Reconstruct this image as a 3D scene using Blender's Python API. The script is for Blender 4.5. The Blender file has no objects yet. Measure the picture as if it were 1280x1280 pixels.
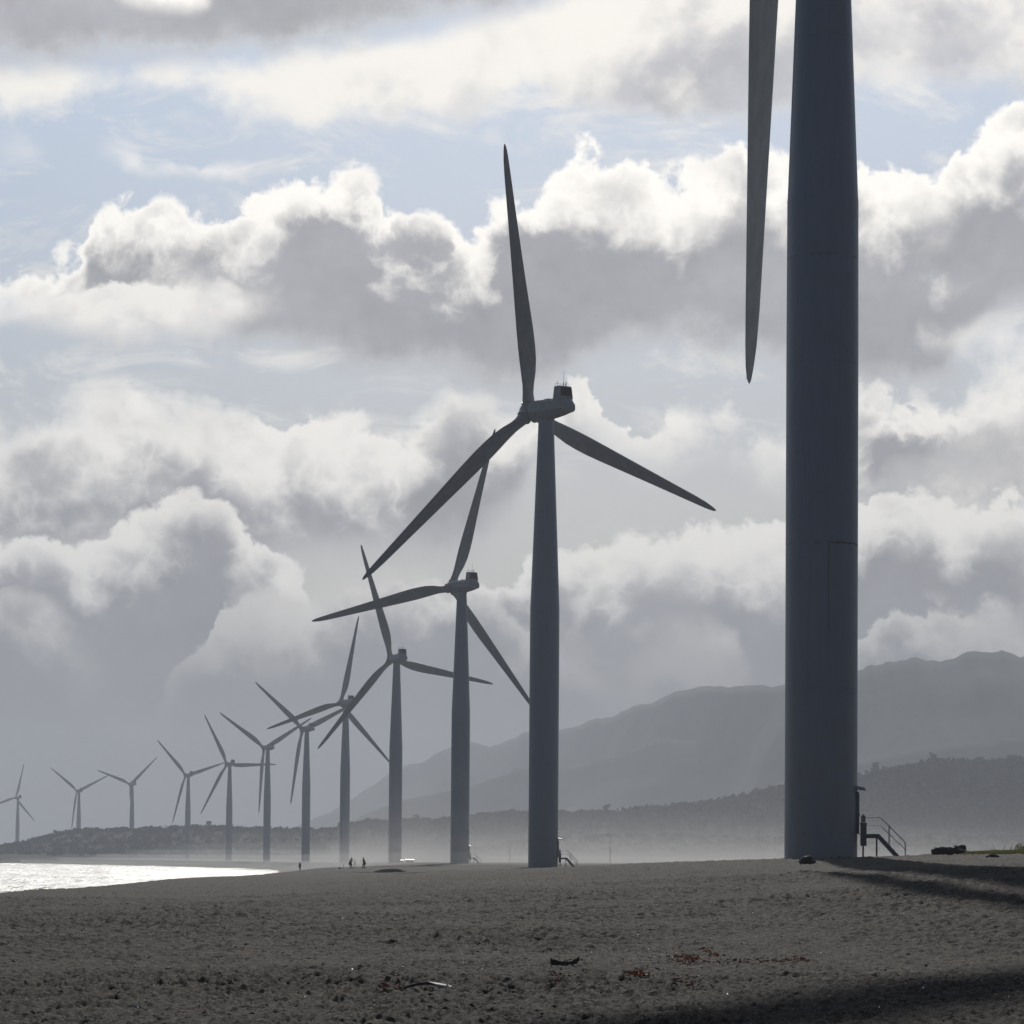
import bpy, bmesh, math, random
import numpy as np
from mathutils import Vector, Matrix, Euler

rnd = random.Random(7)
R = math.radians
scene = bpy.context.scene
COL = scene.collection

# ------------------------------------------------------------------ camera
F = 4350.0                       # focal length in pixels of a 1280 px wide frame
PITCH, ROLL = R(2.8), R(0.43)
PX, PY = 640.0, 861.3
cam_d = bpy.data.cameras.new('camera')
cam = bpy.data.objects.new('camera', cam_d)
COL.objects.link(cam)
cam_d.sensor_width = 36.0
cam_d.lens = 36.0 * F / 1280.0
cam_d.shift_x = 0.0
cam_d.shift_y = (PY - 640.0) / 1280.0
cam_d.clip_start = 0.5
cam_d.clip_end = 40000
cam.matrix_world = Matrix.Rotation(R(90) + PITCH, 4, 'X') @ Matrix.Rotation(ROLL, 4, 'Z')
scene.camera = cam

SUN_AZ, SUN_EL = R(1.8), R(24.7)     # azimuth to the right of straight ahead (+Y), elevation
sun_vec = Vector((math.sin(SUN_AZ) * math.cos(SUN_EL), math.cos(SUN_AZ) * math.cos(SUN_EL), math.sin(SUN_EL)))

# ------------------------------------------------------------------ node helpers
class NT:
    def __init__(s, tree):
        s.t = tree; s.n = tree.nodes; s.l = tree.links
    def new(s, typ, **kw):
        n = s.n.new(typ)
        for k, v in kw.items(): setattr(n, k, v)
        return n
    def put(s, sock, v):
        if isinstance(v, bpy.types.NodeSocket): s.l.new(v, sock)
        elif v is not None: sock.default_value = v
    def m(s, op, a, b=None, c=None, clamp=False):
        n = s.n.new('ShaderNodeMath'); n.operation = op; n.use_clamp = clamp
        s.put(n.inputs[0], a); s.put(n.inputs[1], b)
        if c is not None: s.put(n.inputs[2], c)
        return n.outputs[0]
    def sstep(s, v, a, b, c=0.0, d=1.0):
        n = s.n.new('ShaderNodeMapRange'); n.interpolation_type = 'SMOOTHSTEP'
        s.put(n.inputs[0], v); s.put(n.inputs[1], a); s.put(n.inputs[2], b)
        s.put(n.inputs[3], c); s.put(n.inputs[4], d)
        return n.outputs[0]
    def lin(s, v, a, b, c=0.0, d=1.0):
        n = s.n.new('ShaderNodeMapRange'); n.interpolation_type = 'LINEAR'
        s.put(n.inputs[0], v); s.put(n.inputs[1], a); s.put(n.inputs[2], b)
        s.put(n.inputs[3], c); s.put(n.inputs[4], d)
        return n.outputs[0]
    def mix(s, f, a, b, blend='MIX'):
        n = s.n.new('ShaderNodeMix'); n.data_type = 'RGBA'; n.blend_type = blend
        s.put(n.inputs[0], f)
        s.put(n.inputs[6], a if isinstance(a, bpy.types.NodeSocket) else tuple(a) + (1,))
        s.put(n.inputs[7], b if isinstance(b, bpy.types.NodeSocket) else tuple(b) + (1,))
        return n.outputs[2]
    def noise(s, vec, scale, detail=4, rough=0.5, lac=2.0, dist=0.0):
        n = s.n.new('ShaderNodeTexNoise'); n.noise_dimensions = '3D'
        s.put(n.inputs['Vector'], vec); n.inputs['Scale'].default_value = scale
        n.inputs['Detail'].default_value = detail; n.inputs['Roughness'].default_value = rough
        n.inputs['Lacunarity'].default_value = lac; n.inputs['Distortion'].default_value = dist
        return n
    def vmath(s, op, a, b=None):
        n = s.n.new('ShaderNodeVectorMath'); n.operation = op
        s.put(n.inputs[0], a)
        if b is not None:
            if isinstance(b, (int, float)): s.put(n.inputs[3], b)
            else: s.put(n.inputs[1], b)
        return n
    def scale(s, v, k):
        n = s.n.new('ShaderNodeVectorMath'); n.operation = 'SCALE'
        s.put(n.inputs[0], v); s.put(n.inputs[3], k)
        return n.outputs[0]
    def curve(s, v, pts, lo, hi):
        """v already 0..1; pts (x01, value) with value in lo..hi mapped to 0..1"""
        n = s.n.new('ShaderNodeFloatCurve')
        c = n.mapping.curves[0]
        pp = [(max(0, min(1, x)), (y - lo) / (hi - lo)) for x, y in pts]
        c.points[0].location = pp[0]; c.points[1].location = pp[-1]
        for p in pp[1:-1]: c.points.new(*p)
        n.mapping.use_clip = False
        n.mapping.update()
        s.put(n.inputs['Value'], v)
        return s.m('MULTIPLY_ADD', n.outputs[0], hi - lo, lo)

# ------------------------------------------------------------------ world: Nishita sky with cloud banks
world = bpy.data.worlds.new('World'); scene.world = world
world.use_nodes = True
wt = world.node_tree; wt.nodes.clear(); W = NT(wt)
w_out = W.new('ShaderNodeOutputWorld'); w_bg = W.new('ShaderNodeBackground')
SKY_STRENGTH = 0.10
w_bg.inputs['Strength'].default_value = SKY_STRENGTH
wt.links.new(w_bg.outputs[0], w_out.inputs['Surface'])
sky = W.new('ShaderNodeTexSky', sky_type='NISHITA')
sky.sun_disc = False
sky.sun_elevation = SUN_EL
sky.sun_rotation = SUN_AZ
sky.air_density = 1.0; sky.dust_density = 0.8; sky.ozone_density = 2.0
tc = W.new('ShaderNodeTexCoord')
dirv = W.vmath('NORMALIZE', tc.outputs['Generated']).outputs[0]
sp = W.new('ShaderNodeSeparateXYZ'); wt.links.new(dirv, sp.inputs[0])
az = W.m('ARCTAN2', sp.outputs[0], sp.outputs[1])
el = W.m('ARCSINE', sp.outputs[2])
# bank coordinates: uu runs with azimuth, vy falls with elevation (one unit = 1/4350 rad)
uu = W.m('MULTIPLY_ADD', az, 4380.0, 640.0)
vy = W.m('MULTIPLY_ADD', el, -4400.0, 1074.0)
# shared shape noise
nz_lo = W.noise(dirv, 7.0, 2, 0.5)
nz_a = W.noise(dirv, 24.0, 9, 0.655)
nz_up = W.noise(W.vmath('ADD', dirv, (0.0, 0.0, 0.0085)).outputs[0], 24.0, 9, 0.655)
nz_b = W.noise(dirv, 60.0, 6, 0.6, dist=0.4)
warp = W.scale(W.vmath('SUBTRACT', nz_b.outputs['Color'], (0.5, 0.5, 0.5)).outputs[0], 0.012)
vdir = W.vmath('ADD', dirv, warp).outputs[0]
def billow(scale, detail):
    n = W.n.new('ShaderNodeTexNoise'); n.noise_dimensions = '3D'; n.noise_type = 'RIDGED_MULTIFRACTAL'
    W.put(n.inputs['Vector'], vdir); n.inputs['Scale'].default_value = scale
    n.inputs['Detail'].default_value = detail; n.inputs['Roughness'].default_value = 0.6
    n.inputs['Offset'].default_value = 1.0; n.inputs['Gain'].default_value = 1.6
    n.normalize = True
    return n.outputs[0]
puff = W.m('SUBTRACT', 0.42, billow(37.0, 5))            # billows
fa = W.m('SUBTRACT', nz_a.outputs[0], 0.5)
fb = W.m('SUBTRACT', nz_b.outputs[0], 0.5)
flo = W.m('SUBTRACT', nz_lo.outputs[0], 0.5)
aside = W.sstep(W.m('ABSOLUTE', az), 0.16, 0.45)
# sideways wander of the bank outlines
uw = W.m('ADD', uu, W.m('MULTIPLY', W.m('SUBTRACT', W.noise(dirv, 45.0, 3, 0.5).outputs[0], 0.5), 90.0))
u01 = W.m('DIVIDE', W.m('PINGPONG', uw, 1280.0), 1280.0)
vw = W.m('ADD', vy, W.m('MULTIPLY', W.m('MULTIPLY', flo, aside), 700.0))
edge = W.m('ADD', W.m('MULTIPLY', fa, 165.0), W.m('MULTIPLY', puff, 30.0))
wisp = W.m('ADD', W.m('MULTIPLY', fa, 200.0), W.m('MULTIPLY', fb, 40.0))
emboss = W.m('SUBTRACT', W.m('SUBTRACT', nz_up.outputs[0], 0.5), fa)      # upper sides of the billows catch more light
nz_m = W.noise(dirv, 17.0, 4, 0.55, dist=0.3)
fm_ = W.m('SUBTRACT', nz_m.outputs[0], 0.5)
softv = W.sstep(nz_m.outputs[0], 0.36, 0.66, 0.35, 4.5)          # some outlines crisp, some torn and soft
rimv = W.sstep(nz_m.outputs['Color'], 0.35, 0.65, 0.55, 1.9)     # rim width wanders
body = W.m('ADD', W.m('ADD', 1.06, W.m('MULTIPLY', fm_, 0.55)), W.m('ADD', W.m('MULTIPLY', emboss, 0.9), W.m('MULTIPLY', fa, 0.35)))
tone = W.m('ADD', W.m('ADD', W.m('ADD', W.m('MULTIPLY', fa, 1.0), W.m('MULTIPLY', puff, 0.22)), 0.10), W.m('MULTIPLY', emboss, 1.7))
WHITE = (1.0, 0.985, 0.95); GREY = (0.425, 0.435, 0.472)
def C(c, k): return tuple(v * k / SKY_STRENGTH for v in c)
def pts(*a): return [(x / 1280.0, y) for x, y in a]
cloud = None
def bank(base, top, bot, rim, white, grey, soft_top=14, soft_bot=60, etop=1.0, ebot=0.8, alpha=1.0, tex=1.0, torn=True):
    """one bank of cloud: thin bright rim under its upper outline, grey thick body, soft foot"""
    t = W.curve(u01, pts(*top), -400, 1200)
    b = W.curve(u01, pts(*bot), -400, 1200)
    dt = W.m('ADD', W.m('SUBTRACT', vw, t), W.m('MULTIPLY', edge, etop))
    db = W.m('ADD', W.m('SUBTRACT', b, vw), W.m('MULTIPLY', wisp, ebot))
    at = W.sstep(W.m('DIVIDE', dt, softv) if torn else dt, -soft_top * 0.5, soft_top)
    ab = W.sstep(db, -soft_bot * 0.5, soft_bot)
    a = W.m('MULTIPLY', W.m('MULTIPLY', at, ab), alpha)
    thick = W.m('ADD', W.m('DIVIDE', W.m('DIVIDE', dt, rim), rimv), W.m('MULTIPLY', tone, 2.3 * tex))
    g = W.sstep(thick, 0.0, 1.7)
    thin = W.sstep(db, 0.0, soft_bot * 1.2, 0.78, 1.0)
    g = W.m('MULTIPLY', g, thin)
    gc = W.vmath('SCALE', C(GREY, grey)); W.put(gc.inputs[3], body)
    c = W.mix(g, C(WHITE, white), gc.outputs[0])
    return W.mix(a, base, c)
blue = W.mix(W.sstep(vy, 700.0, 100.0), C((0.42, 0.47, 0.56), 1.15), C((0.34, 0.455, 0.63), 1.42))
# how far the open sky is veiled by thin high cloud in front of the sun, less so behind the camera
sun_n = W.vmath('DOT_PRODUCT', dirv, tuple(sun_vec)).outputs['Value']
toward = W.sstep(sun_n, 0.55, 0.98)
back = W.sstep(sun_n, -1.0, 0.99)
open_sky = W.mix(W.m('MULTIPLY_ADD', toward, 0.72, 0.06), sky.outputs[0], blue)
mpw = W.new('ShaderNodeMapping'); W.put(mpw.inputs['Vector'], dirv); mpw.inputs['Scale'].default_value = (1.0, 1.0, 3.2)
wz = W.noise(mpw.outputs[0], 19.0, 9, 0.68, dist=0.8)
wa = W.m('MULTIPLY', W.sstep(wz.outputs[0], 0.47, 0.70, 0.0, 0.80), W.sstep(vy, 640.0, 470.0, 0.15, 1.0))
c = W.mix(wa, open_sky, C(WHITE, 1.2))
# thin white veil high up
c = bank(c, [(0,84),(200,76),(400,48),(600,8),(800,-60),(1280,-120)], [(0,142),(90,138),(130,122),(280,146),(370,166),(430,150),(520,156),(590,140),(640,100),(760,124),(850,140),(930,150),(1080,112),(1280,104)],
         130, 1.26, 1.65, soft_top=24, soft_bot=30, etop=0.3, ebot=0.8, tex=0.8, torn=False)
c = bank(c, [(0,-390),(1280,-390)], [(0,98),(100,96),(200,88),(300,74),(400,60),(500,42),(600,22),(700,2),(800,-20),(900,-60),(1280,-90)],
         60, 1.5, 1.22, soft_top=30, soft_bot=44, ebot=0.75, tex=0.3)
c = bank(c, [(0,40),(90,-6),(140,-30),(230,-30),(300,30),(420,60),(1280,60)], [(0,-30),(100,-10),(150,12),(220,16),(280,-20),(420,-60),(1280,-60)],
         90, 1.6, 2.0, soft_top=20, soft_bot=26, etop=0.3, ebot=0.3)
# loose scrap above the main bank
c = bank(c, [(0,190),(40,186),(70,230),(110,190),(150,178),(170,196),(230,200),(290,206),(340,300),(1280,300)], [(0,212),(40,208),(70,200),(110,200),(150,216),(230,222),(290,224),(340,220),(1280,220)],
         60, 1.35, 2.4, soft_top=16, soft_bot=16, etop=0.3, ebot=0.3, alpha=0.8)
# main bank
c = bank(c, [(0,312),(60,306),(92,290),(108,250),(140,232),(190,228),(235,246),(285,244),(330,212),(365,192),(410,198),(455,216),(490,236),(560,236),(620,226),(660,200),(700,176),(745,170),(800,186),(880,178),(930,160),(1000,182),(1080,182),(1130,170),(1175,196),(1200,160),(1240,132),(1280,118)],
            [(0,404),(70,424),(130,432),(210,424),(300,440),(420,462),(560,466),(640,486),(700,474),(760,448),(830,432),(930,436),(1080,474),(1190,470),(1230,410),(1280,392)],
         62, 1.46, 1.14, soft_top=12, soft_bot=46, etop=0.85, ebot=0.6, tex=0.55, torn=False)
c = bank(c, [(0,356),(100,346),(200,338),(290,346),(330,366),(350,420),(380,480),(1100,480),(1140,410),(1200,398),(1280,388)], [(0,410),(70,426),(200,424),(300,400),(335,384),(350,360),(380,330),(1100,330),(1140,408),(1200,430),(1280,440)],
         110, 1.36, 1.75, soft_top=22, soft_bot=30, etop=0.5, ebot=0.4, alpha=0.92)
# second bank
c = bank(c, [(0,514),(40,492),(90,466),(165,460),(215,482),(300,500),(345,490),(400,484),(450,496),(510,512),(560,494),(620,500),(680,482),(722,464),(760,482),(820,500),(900,502),(980,512),(1080,474),(1130,484),(1200,468),(1240,432),(1280,408)],
            [(0,700),(500,700),(640,650),(690,560),(800,590),(900,560),(980,600),(1080,640),(1280,660)],
         66, 1.36, 1.02, soft_top=14, soft_bot=60, etop=0.8, ebot=0.5, tex=0.65)
c = bank(c, [(0,580),(60,586),(150,592),(210,612),(260,680),(500,700),(1080,700),(1100,590),(1160,560),(1240,540),(1280,548)], [(0,622),(60,626),(150,622),(210,614),(260,560),(500,540),(1080,540),(1100,600),(1160,620),(1280,620)],
         80, 1.1, 1.6, soft_top=30, soft_bot=36, etop=0.5, ebot=0.4, alpha=0.75)
# third bank, with the tall cumulus head on the left
c = bank(c, [(0,672),(60,664),(108,658),(130,634),(178,614),(230,608),(290,622),(322,640),(350,668),(386,690),(405,722),(450,700),(520,712),(600,724),(640,694),(668,672),(720,656),(800,640),(860,628),(980,622),(1080,604),(1150,596),(1220,604),(1280,590)],
            [(0,1190),(1280,1190)],
         44, 1.30, 0.90, soft_top=8, soft_bot=60, etop=0.62, ebot=0.0, tex=0.55, torn=False)
c = bank(c, [(0,742),(50,760),(90,800),(150,860),(250,800),(274,748),(296,724),(336,706),(390,698),(450,668),(520,702),(570,728),(640,760),(700,780),(780,822),(812,790),(872,764),(905,782),(960,840),(1080,760),(1170,742),(1280,738)],
            [(0,1190),(1280,1190)],
         46, 1.00, 0.84, soft_top=16, soft_bot=60, etop=0.6, ebot=0.0, alpha=0.85, tex=0.8)
# low murk toward the horizon
c = W.mix(W.sstep(vy, 760.0, 900.0, 0.0, 0.9), c, C((0.300, 0.305, 0.325), 1.08))
# the sky above the frame: the same broken cloud goes on
hz = W.noise(dirv, 3.4, 8, 0.6, dist=0.5)
ha = W.sstep(hz.outputs[0], 0.47, 0.60)
hc = W.mix(W.sstep(hz.outputs[0], 0.52, 0.68), C(WHITE, 0.9), C(GREY, 0.95))
above = W.mix(ha, open_sky, hc)
c = W.mix(W.sstep(W.m('ADD', vy, W.m('MULTIPLY', flo, 200.0)), 0.0, -220.0), c, above)
# cloud is lit from behind on the sun's side and duller away from it
g1_ = W.sstep(sun_n, 0.30, 0.97)
c2 = W.mix(1.0, c, W.mix(g1_, (0.096, 0.124, 0.176), (1, 1, 1)), 'MULTIPLY')
c2 = W.mix(1.0, c2, W.mix(W.sstep(sun_n, 0.90, 1.0), (1, 1, 1), (1.25, 1.22, 1.18)), 'MULTIPLY')
wt.links.new(c2, w_bg.inputs['Color'])
world.cycles.sampling_method = 'MANUAL'
world.cycles.sample_map_resolution = 1024

# ------------------------------------------------------------------ sun
sd = bpy.data.lights.new('sun', 'SUN'); so = bpy.data.objects.new('sun', sd); COL.objects.link(so)
sd.energy = 3.5; sd.angle = R(0.53); sd.color = (1.0, 0.95, 0.87)
so.rotation_euler = (-sun_vec).to_track_quat('-Z', 'Y').to_euler()
so.location = (0, 0, 300)

scene.view_settings.view_transform = 'Standard'
scene.view_settings.look = 'None'
scene.view_settings.gamma = 1.0
scene.view_settings.exposure = -0.5
scene.view_settings.use_curve_mapping = False
scene.render.engine = 'CYCLES'
scene.cycles.max_bounces = 6
scene.cycles.volume_bounces = 1
scene.cycles.diffuse_bounces = 2
scene.cycles.glossy_bounces = 2
scene.cycles.use_denoising = True
scene.cycles.sample_clamp_indirect = 4.0

# ------------------------------------------------------------------ general helpers
def unproj(px, py, d):
    """point at depth d (metres along +Y) seen at photo pixel (px, py) of 1280"""
    a = px - PX; b = -(py - PY)
    u = a * math.cos(ROLL) - b * math.sin(ROLL); v = a * math.sin(ROLL) + b * math.cos(ROLL)
    dx, dy, dz = u / F, 1.0, v / F
    y = dy * math.cos(PITCH) - dz * math.sin(PITCH); z = dy * math.sin(PITCH) + dz * math.cos(PITCH)
    k = d / y
    return Vector((dx * k, d, z * k))

def link(o, parent=None):
    COL.objects.link(o)
    if parent: o.parent = parent
    return o
def tag(o, label=None, cat=None, group=None, kind=None):
    if label: o['label'] = label
    if cat: o['category'] = cat
    if group: o['group'] = group
    if kind: o['kind'] = kind
    return o
def empty(name, loc, rz=0.0):
    o = bpy.data.objects.new(name, None); o.location = loc; o.rotation_euler = (0, 0, rz)
    o.empty_display_size = 0.5
    return link(o)
def np_mesh(name, verts, faces, mat=None, smooth=True):
    """verts (n,3), faces (m,4) or (m,3) arrays"""
    me = bpy.data.meshes.new(name)
    verts = np.asarray(verts, dtype=np.float32); faces = np.asarray(faces, dtype=np.int32)
    k = faces.shape[1]
    me.vertices.add(len(verts)); me.vertices.foreach_set('co', verts.ravel())
    me.loops.add(faces.size); me.loops.foreach_set('vertex_index', faces.ravel())
    me.polygons.add(len(faces))
    me.polygons.foreach_set('loop_start', np.arange(0, faces.size, k, dtype=np.int32))
    me.polygons.foreach_set('use_smooth', np.full(len(faces), smooth))
    me.update(calc_edges=True); me.validate()
    if mat: me.materials.append(mat)
    return me
def grid_faces(nr, nc):
    i = np.arange((nr - 1) * (nc - 1)); r, c = i // (nc - 1), i % (nc - 1)
    a = r * nc + c
    return np.stack([a, a + 1, a + nc + 1, a + nc], 1)
def part(name, bm, mat, parent=None, smooth=False, sharp=40):
    me = bpy.data.meshes.new(name)
    bm.normal_update()
    if smooth:
        for f in bm.faces: f.smooth = True
        for e in bm.edges:
            if len(e.link_faces) == 2 and e.calc_face_angle(0) > R(sharp): e.smooth = False
    bm.to_mesh(me); bm.free()
    me.materials.append(mat)
    return link(bpy.data.objects.new(name, me), parent)
def tube(bm, pts_, r, seg=8, cap=True):
    """swept tube through points; r a number or list"""
    pts_ = [Vector(p) for p in pts_]
    rr = r if isinstance(r, (list, tuple)) else [r] * len(pts_)
    rings = []
    up = Vector((0, 0, 1))
    for i, p in enumerate(pts_):
        d = (pts_[min(i + 1, len(pts_) - 1)] - pts_[max(i - 1, 0)]).normalized()
        a = d.cross(up)
        if a.length < 0.05: a = d.cross(Vector((0, 1, 0)))
        a.normalize(); b = a.cross(d).normalized()
        rings.append([bm.verts.new(p + (a * math.cos(2 * math.pi * k / seg) + b * math.sin(2 * math.pi * k / seg)) * rr[i]) for k in range(seg)])
    for i in range(len(rings) - 1):
        for k in range(seg):
            bm.faces.new((rings[i][k], rings[i][(k + 1) % seg], rings[i + 1][(k + 1) % seg], rings[i + 1][k]))
    if cap:
        bm.faces.new(rings[0][::-1]); bm.faces.new(rings[-1])
    return rings
def box(bm, lo, hi, mat=None):
    x0, y0, z0 = lo; x1, y1, z1 = hi
    v = [bm.verts.new(p) for p in ((x0,y0,z0),(x1,y0,z0),(x1,y1,z0),(x0,y1,z0),(x0,y0,z1),(x1,y0,z1),(x1,y1,z1),(x0,y1,z1))]
    if mat is not None:
        for q in v: q.co = mat @ q.co
    for f in ((0,3,2,1),(4,5,6,7),(0,1,5,4),(1,2,6,5),(2,3,7,6),(3,0,4,7)): bm.faces.new([v[i] for i in f])
    return v
def lathe(bm, prof, seg=32, axis='Z', cap=True):
    rings = []
    for r_, h in prof:
        ring = []
        for k in range(seg):
            a = 2 * math.pi * k / seg
            p = (r_ * math.cos(a), r_ * math.sin(a), h) if axis == 'Z' else (r_ * math.cos(a), h, -r_ * math.sin(a))
            ring.append(bm.verts.new(p))
        rings.append(ring)
    for i in range(len(rings) - 1):
        for k in range(seg):
            bm.faces.new((rings[i][k], rings[i][(k + 1) % seg], rings[i + 1][(k + 1) % seg], rings[i + 1][k]))
    if cap:
        bm.faces.new(rings[0][::-1]); bm.faces.new(rings[-1])

# lattice noise in numpy -------------------------------------------------
def vnoise(x, y, seed=0):
    xi = np.floor(x).astype(np.int64); yi = np.floor(y).astype(np.int64)
    fx = x - xi; fy = y - yi
    fx = fx * fx * fx * (fx * (fx * 6 - 15) + 10); fy = fy * fy * fy * (fy * (fy * 6 - 15) + 10)
    def h(a, b):
        n = (a * 374761393 + b * 668265263 + seed * 2147483647) & 0xffffffff
        n = ((n ^ (n >> 13)) * 1274126177) & 0xffffffff
        n = (n ^ (n >> 16)) & 0xffffffff
        n = (n * 2246822519) & 0xffffffff
        return ((n ^ (n >> 15)) & 0xffff) / 65535.0
    a = h(xi, yi); b = h(xi + 1, yi); c_ = h(xi, yi + 1); d = h(xi + 1, yi + 1)
    return (a * (1 - fx) + b * fx) * (1 - fy) + (c_ * (1 - fx) + d * fx) * fy - 0.5
def fbm(x, y, oct_=4, seed=0, gain=0.5):
    s = 0; a = 1.0; t = 0
    for k in range(oct_):
        s = s + a * vnoise(x * 2 ** k + 17.3 * k, y * 2 ** k - 9.1 * k, seed + k); t += a; a *= gain
    return s / t * 2
def sm(x, a, b):
    t = np.clip((x - a) / (b - a), 0, 1); return t * t * (3 - 2 * t)

# ------------------------------------------------------------------ terrain height
SEA = -6.0
# (photo px, distance, photo y): where the ground surface is seen
GC = [(0,40,1262),(640,40,1262),(1280,40,1268),(0,60,1195),(640,60,1198),(1280,55,1204),
      (0,100,1143),(320,100,1143),(640,100,1139),(960,100,1137),(1280,90,1116),
      (0,150,1119),(200,150,1122),(640,150,1114),(960,150,1105),(1026,150,1099),(1280,130,1080.5),(1191,150,1079.5),
      (200,230,1105),(640,220,1097),(850,218,1082),(1026,216,1071.5),(950,216,1072.6),(1130,212,1068.5),(1280,205,1069),(1200,168,1074.5),
      (320,330,1097),(385,430,1090),(640,330,1087),(850,330,1083),(1026,290,1080),(1200,250,1062),(1280,252,1056),
      (440,530,1090.0),(460,530,1090.0),(500,560,1085),(560,560,1082),(680,534,1079.5),(800,545,1081),(1026,520,1082),(1280,560,1075),
      (573,844,1079),(900,844,1081),(1280,844,1079),(493,1191,1077.5),(800,1191,1079),(429,1592,1077),(380,1896,1078),(800,1896,1078),
      (333,2172,1078),(285,2487,1077),(234,2855,1076),(600,2855,1077),(1280,1896,1079),(165,3377,1073),(640,3377,1076),(97,3626,1073),(20,4058,1064),(600,5000,1075),(1280,4000,1077)]
_gp = []
for px_, d_, y_ in GC:
    p = unproj(px_, y_, d_); _gp.append(((px_ - 640) / 300.0, math.log(d_) * 3.0, p.z))
for px_ in (-600, 0, 640, 1280, 1900):
    for d_ in (1.0, 4, 10, 22):
        _gp.append(((px_ - 640) / 300.0, math.log(d_) * 3.0, -1.78))
_gp = np.array(_gp)
coast_pts = np.array([(-46,-3000),(-46,0),(-45,80),(-43,150),(-44,230),(-46,330),(-47,430),(-48,530),(-55,640),(-66,844),(-82,1190),(-104,1530),(-131,1740),(-235,2200),(-402,2750),(-540,3200),(-640,3800),(-720,4300),(-900,5200),(-1500,9000)], float)
def base_land(x, y):
    d = np.maximum(np.abs(y), 1.0)
    pxn = np.clip(x / d * F / 300.0, -4.2, 4.2); ld = np.log(np.maximum(y, 1.0)) * 3.0
    num = np.zeros_like(x); den = np.zeros_like(x)
    for a, b, z in _gp:
        q = (pxn - a) ** 2 * 1.1 + (ld - b) ** 2
        w = np.exp(-q * 1.5) + 0.002 / (1 + q * q)
        num += w * z; den += w
    z = num / den
    z = np.where(y < 12, z * sm(y, -5, 12) + (-1.78) * (1 - sm(y, -5, 12)), z)
    return z
def ground_z(x, y):
    x = np.asarray(x, float); y = np.asarray(y, float)
    zl = base_land(x, y)
    cx = np.interp(y, coast_pts[:, 1], coast_pts[:, 0])
    wig = fbm(y / 60.0, x * 0 + 3.1, 3, 5) * 4 * sm(y, 100, 600)
    s = x - cx + wig
    wide = 20 + 30 * sm(y, 500, 900)
    t = sm(s, -6, wide)
    z = (SEA - 0.15) * (1 - t) + zl * t
    z = z - 2.6 * sm(-s, 4, 60)
    und = fbm(x / 11.0, y / 17.0, 3, 11) * 0.085 + fbm(x / 34.0, y / 60.0, 2, 12) * 0.10
    return z + und * t * sm(y, 15, 40)
def gz(x, y): return float(ground_z(np.array([x]), np.array([y]))[0])

# ------------------------------------------------------------------ materials
def new_mat(name):
    m = bpy.data.materials.new(name); m.use_nodes = True
    t = NT(m.node_tree); b = m.node_tree.nodes['Principled BSDF']
    return m, t, b
def simple_mat(name, col, rough=0.6, metal=0.0, var=0.15, scale=6.0, bump=0.0):
    m, t, b = new_mat(name)
    co = t.new('ShaderNodeTexCoord').outputs['Object']
    n = t.noise(co, scale, 6, 0.6)
    lo = tuple(c * (1 - var) for c in col); hi = tuple(min(1, c * (1 + var)) for c in col)
    t.put(b.inputs['Base Color'], t.mix(t.sstep(n.outputs[0], 0.3, 0.7), lo, hi))
    b.inputs['Roughness'].default_value = rough; b.inputs['Metallic'].default_value = metal
    if bump:
        bp = t.new('ShaderNodeBump'); bp.inputs['Strength'].default_value = bump; bp.inputs['Distance'].default_value = 0.02
        t.put(bp.inputs['Height'], n.outputs[0]); t.put(b.inputs['Normal'], bp.outputs[0])
    return m

def sand_material():
    m, t, b = new_mat('dark_beach_sand')
    pos = t.new('ShaderNodeNewGeometry').outputs['Position']
    big = t.noise(pos, 0.12, 5, 0.6); mid = t.noise(pos, 1.1, 6, 0.6); fine = t.noise(pos, 7.0, 7, 0.75); lump = t.noise(pos, 2.6, 5, 0.6); grit = t.noise(pos, 45.0, 3, 0.6)
    c = t.mix(t.sstep(mid.outputs[0], 0.35, 0.65), (0.0310, 0.0262, 0.0226), (0.0560, 0.0475, 0.0405))
    c = t.mix(t.sstep(big.outputs[0], 0.35, 0.65, 0.0, 0.5), c, (0.0355, 0.0300, 0.0258))
    c = t.mix(t.sstep(fine.outputs[0], 0.48, 0.68, 0.0, 0.9), c, (0.150, 0.130, 0.109))
    c = t.mix(t.sstep(fine.outputs[0], 0.48, 0.35, 0.0, 0.8), c, (0.0113, 0.0094, 0.0081))
    c = t.mix(t.sstep(grit.outputs[0], 0.58, 0.66, 0.0, 0.8), c, (0.32, 0.29, 0.25))
    red = t.noise(pos, 0.7, 4, 0.6)
    c = t.mix(t.sstep(red.outputs[0], 0.60, 0.74, 0.0, 0.35), c, (0.16, 0.085, 0.06))
    # grass / scrub land further inland takes over from the sand
    sep = t.new('ShaderNodeSeparateXYZ'); t.put(sep.inputs[0], pos)
    inland = t.m('MULTIPLY', t.sstep(sep.outputs[1], 1200.0, 2600.0), t.sstep(t.noise(pos, 0.01, 5, 0.6).outputs[0], 0.35, 0.55))
    c = t.mix(inland, c, (0.045, 0.055, 0.03))
    t.put(b.inputs['Base Color'], c)
    b.inputs['Roughness'].default_value = 0.9
    b.inputs['Specular IOR Level'].default_value = 0.11
    bp = t.new('ShaderNodeBump'); bp.inputs['Distance'].default_value = 0.10; bp.inputs['Strength'].default_value = 0.9
    t.put(bp.inputs['Height'], t.m('ADD', t.m('MULTIPLY', lump.outputs[0], 1.2), t.m('ADD', t.m('MULTIPLY', fine.outputs[0], 0.8), t.m('MULTIPLY', grit.outputs[0], 0.15))))
    t.put(b.inputs['Normal'], bp.outputs[0])
    return m
M_sand = sand_material()

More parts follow.
